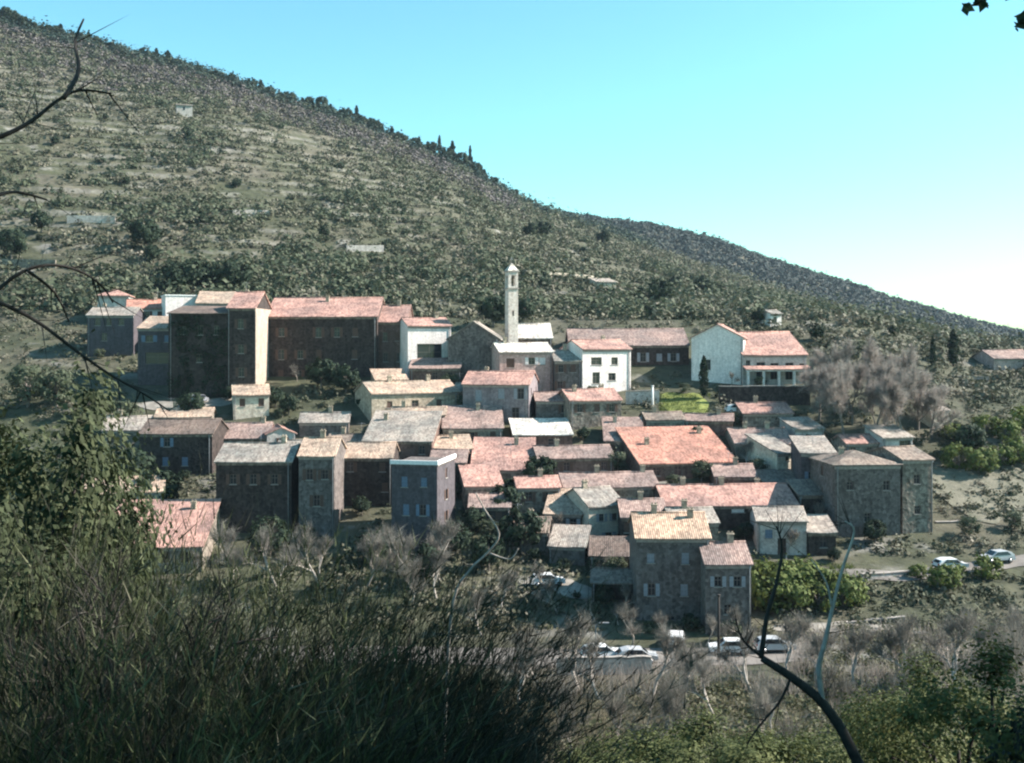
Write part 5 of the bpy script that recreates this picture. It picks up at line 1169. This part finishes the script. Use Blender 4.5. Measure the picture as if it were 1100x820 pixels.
# dark evergreen bush close by in the corner at right
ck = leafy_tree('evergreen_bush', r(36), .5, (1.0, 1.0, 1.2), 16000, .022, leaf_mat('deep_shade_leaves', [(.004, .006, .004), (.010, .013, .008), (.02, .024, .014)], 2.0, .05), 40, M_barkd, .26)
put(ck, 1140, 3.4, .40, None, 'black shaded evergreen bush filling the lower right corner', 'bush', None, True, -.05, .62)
# shade trees standing right of the camera, outside the frame; one twig hangs in at the top right
big = leafy_tree('evergreen_oak', r(41), 3.0, (4.2, 4.2, 4.6), 30000, .11, M_ever, 60, M_barkd, .24)
sh_pos = [(12.6, 3.4, 1.25), (16.2, 10.0, 1.4), (10.5, -7.0, 1.1)]
sh_lab = ['large evergreen oak just right of the camera position', 'large evergreen oak second in the row right of the view', 'large evergreen oak third in the row right of the view', 'large evergreen oak behind the camera position', 'large evergreen oak farthest in the row right of the view']
for i, (x, y, s) in enumerate(sh_pos):
    put(big, 0, y, s, None, sh_lab[i], 'tree', 'shade trees beside the viewpoint', i == 0, -.1, s, x)
Yh = 5.0; hb = empty('hanging_branch', P(1160, -60, Yh), 0, 'leafy twig tips hanging in at the top right corner', 'branch')
_, h1 = limb(hb, [(1160, -60), (1120, -30), (1070, -6), (1044, 6)], Yh, .012, .003, M_barkd, 'twig')
_, h2 = limb(hb, [(1160, -60), (1135, -20), (1105, 10), (1094, 24)], Yh, .012, .003, M_barkd, 'twig')
C = np.array([tuple(p) for p in h1[6:] + h2[6:]]); C = np.repeat(C, 4, 0) + rng.normal(size=(len(C) * 4, 3)) * .022
V, Fc = leaf_quads(C, .028, rng); np_obj('leaves', V, Fc, M_ever, hb)

# ------------------------------------------------------------------ air
HAZE = True
if HAZE:
    bpy.context.view_layer.update()
    m = MB(); m.box((-1420, -75, ZMIN - 1.2), (1420, 1475, ZMAX + 24))
    hz_ = m.build('haze'); hz_['kind'] = 'stuff'
    hm = bpy.data.materials.new('haze_air'); hm.use_nodes = True; nt = hm.node_tree; nt.nodes.clear()
    pv = nt.nodes.new('ShaderNodeVolumePrincipled'); ou = nt.nodes.new('ShaderNodeOutputMaterial')
    pv.inputs['Color'].default_value = (0.62, 0.78, 0.95, 1); pv.inputs['Density'].default_value = 0.00006; pv.inputs['Anisotropy'].default_value = 0.2
    nt.links.new(pv.outputs[0], ou.inputs['Volume']); hz_.data.materials.append(hm)

# ------------------------------------------------------------------ light, camera
SUN_AZ, SUN_EL = 84.0, 36.0       # degrees right of the view direction, above the horizon
w = bpy.data.worlds.new('World'); sc.world = w; w.use_nodes = True
nt = w.node_tree; bg = nt.nodes['Background']; sk = nt.nodes.new('ShaderNodeTexSky')
sk.sky_type = 'NISHITA'; sk.sun_disc = False; sk.sun_elevation = R(SUN_EL); sk.sun_rotation = R(SUN_AZ)
sk.air_density = 1.0; sk.dust_density = 0.8; sk.ozone_density = 1.0; sk.altitude = 300
hs = nt.nodes.new('ShaderNodeHueSaturation'); hs.inputs['Saturation'].default_value = 1.12
nt.links.new(sk.outputs[0], hs.inputs['Color'])
gn = nt.nodes.new('ShaderNodeMix'); gn.data_type = 'RGBA'; gn.blend_type = 'MULTIPLY'; gn.inputs[0].default_value = 1; gn.inputs[7].default_value = (0.77, 1.26, 1.09, 1); gn.clamp_result = False
nt.links.new(hs.outputs[0], gn.inputs[6]); nt.links.new(gn.outputs[2], bg.inputs['Color']); bg.inputs['Strength'].default_value = 0.08
sd = bpy.data.lights.new('sun', 'SUN'); sd.energy = 5.0; sd.angle = R(.5); sd.color = (1, .915, .85)
so = bpy.data.objects.new('sun', sd); link(so)
v = Vector((math.sin(R(SUN_AZ)) * math.cos(R(SUN_EL)), math.cos(R(SUN_AZ)) * math.cos(R(SUN_EL)), math.sin(R(SUN_EL))))
so.rotation_euler = v.to_track_quat('Z', 'Y').to_euler(); so.location = v * 60
cd = bpy.data.cameras.new('camera'); cam = bpy.data.objects.new('camera', cd); link(cam)
cam.location = (0, 0, 0); cam.rotation_euler = (R(90), 0, 0)
cd.sensor_width = 36; cd.lens = 36 * F / 1100; cd.shift_y = -(410 - HY) / 1100
cd.clip_start = .05; cd.clip_end = 6000
sc.camera = cam
sc.view_settings.view_transform = 'Standard'; sc.view_settings.look = 'None'
sc.view_settings.exposure = 1.52; sc.view_settings.gamma = 1
sc.render.engine = 'CYCLES'
cy = sc.cycles
cy.use_denoising = True; cy.max_bounces = 5; cy.diffuse_bounces = 1; cy.glossy_bounces = 2; cy.transmission_bounces = 2; cy.volume_bounces = 0
cy.filter_width = 2.2
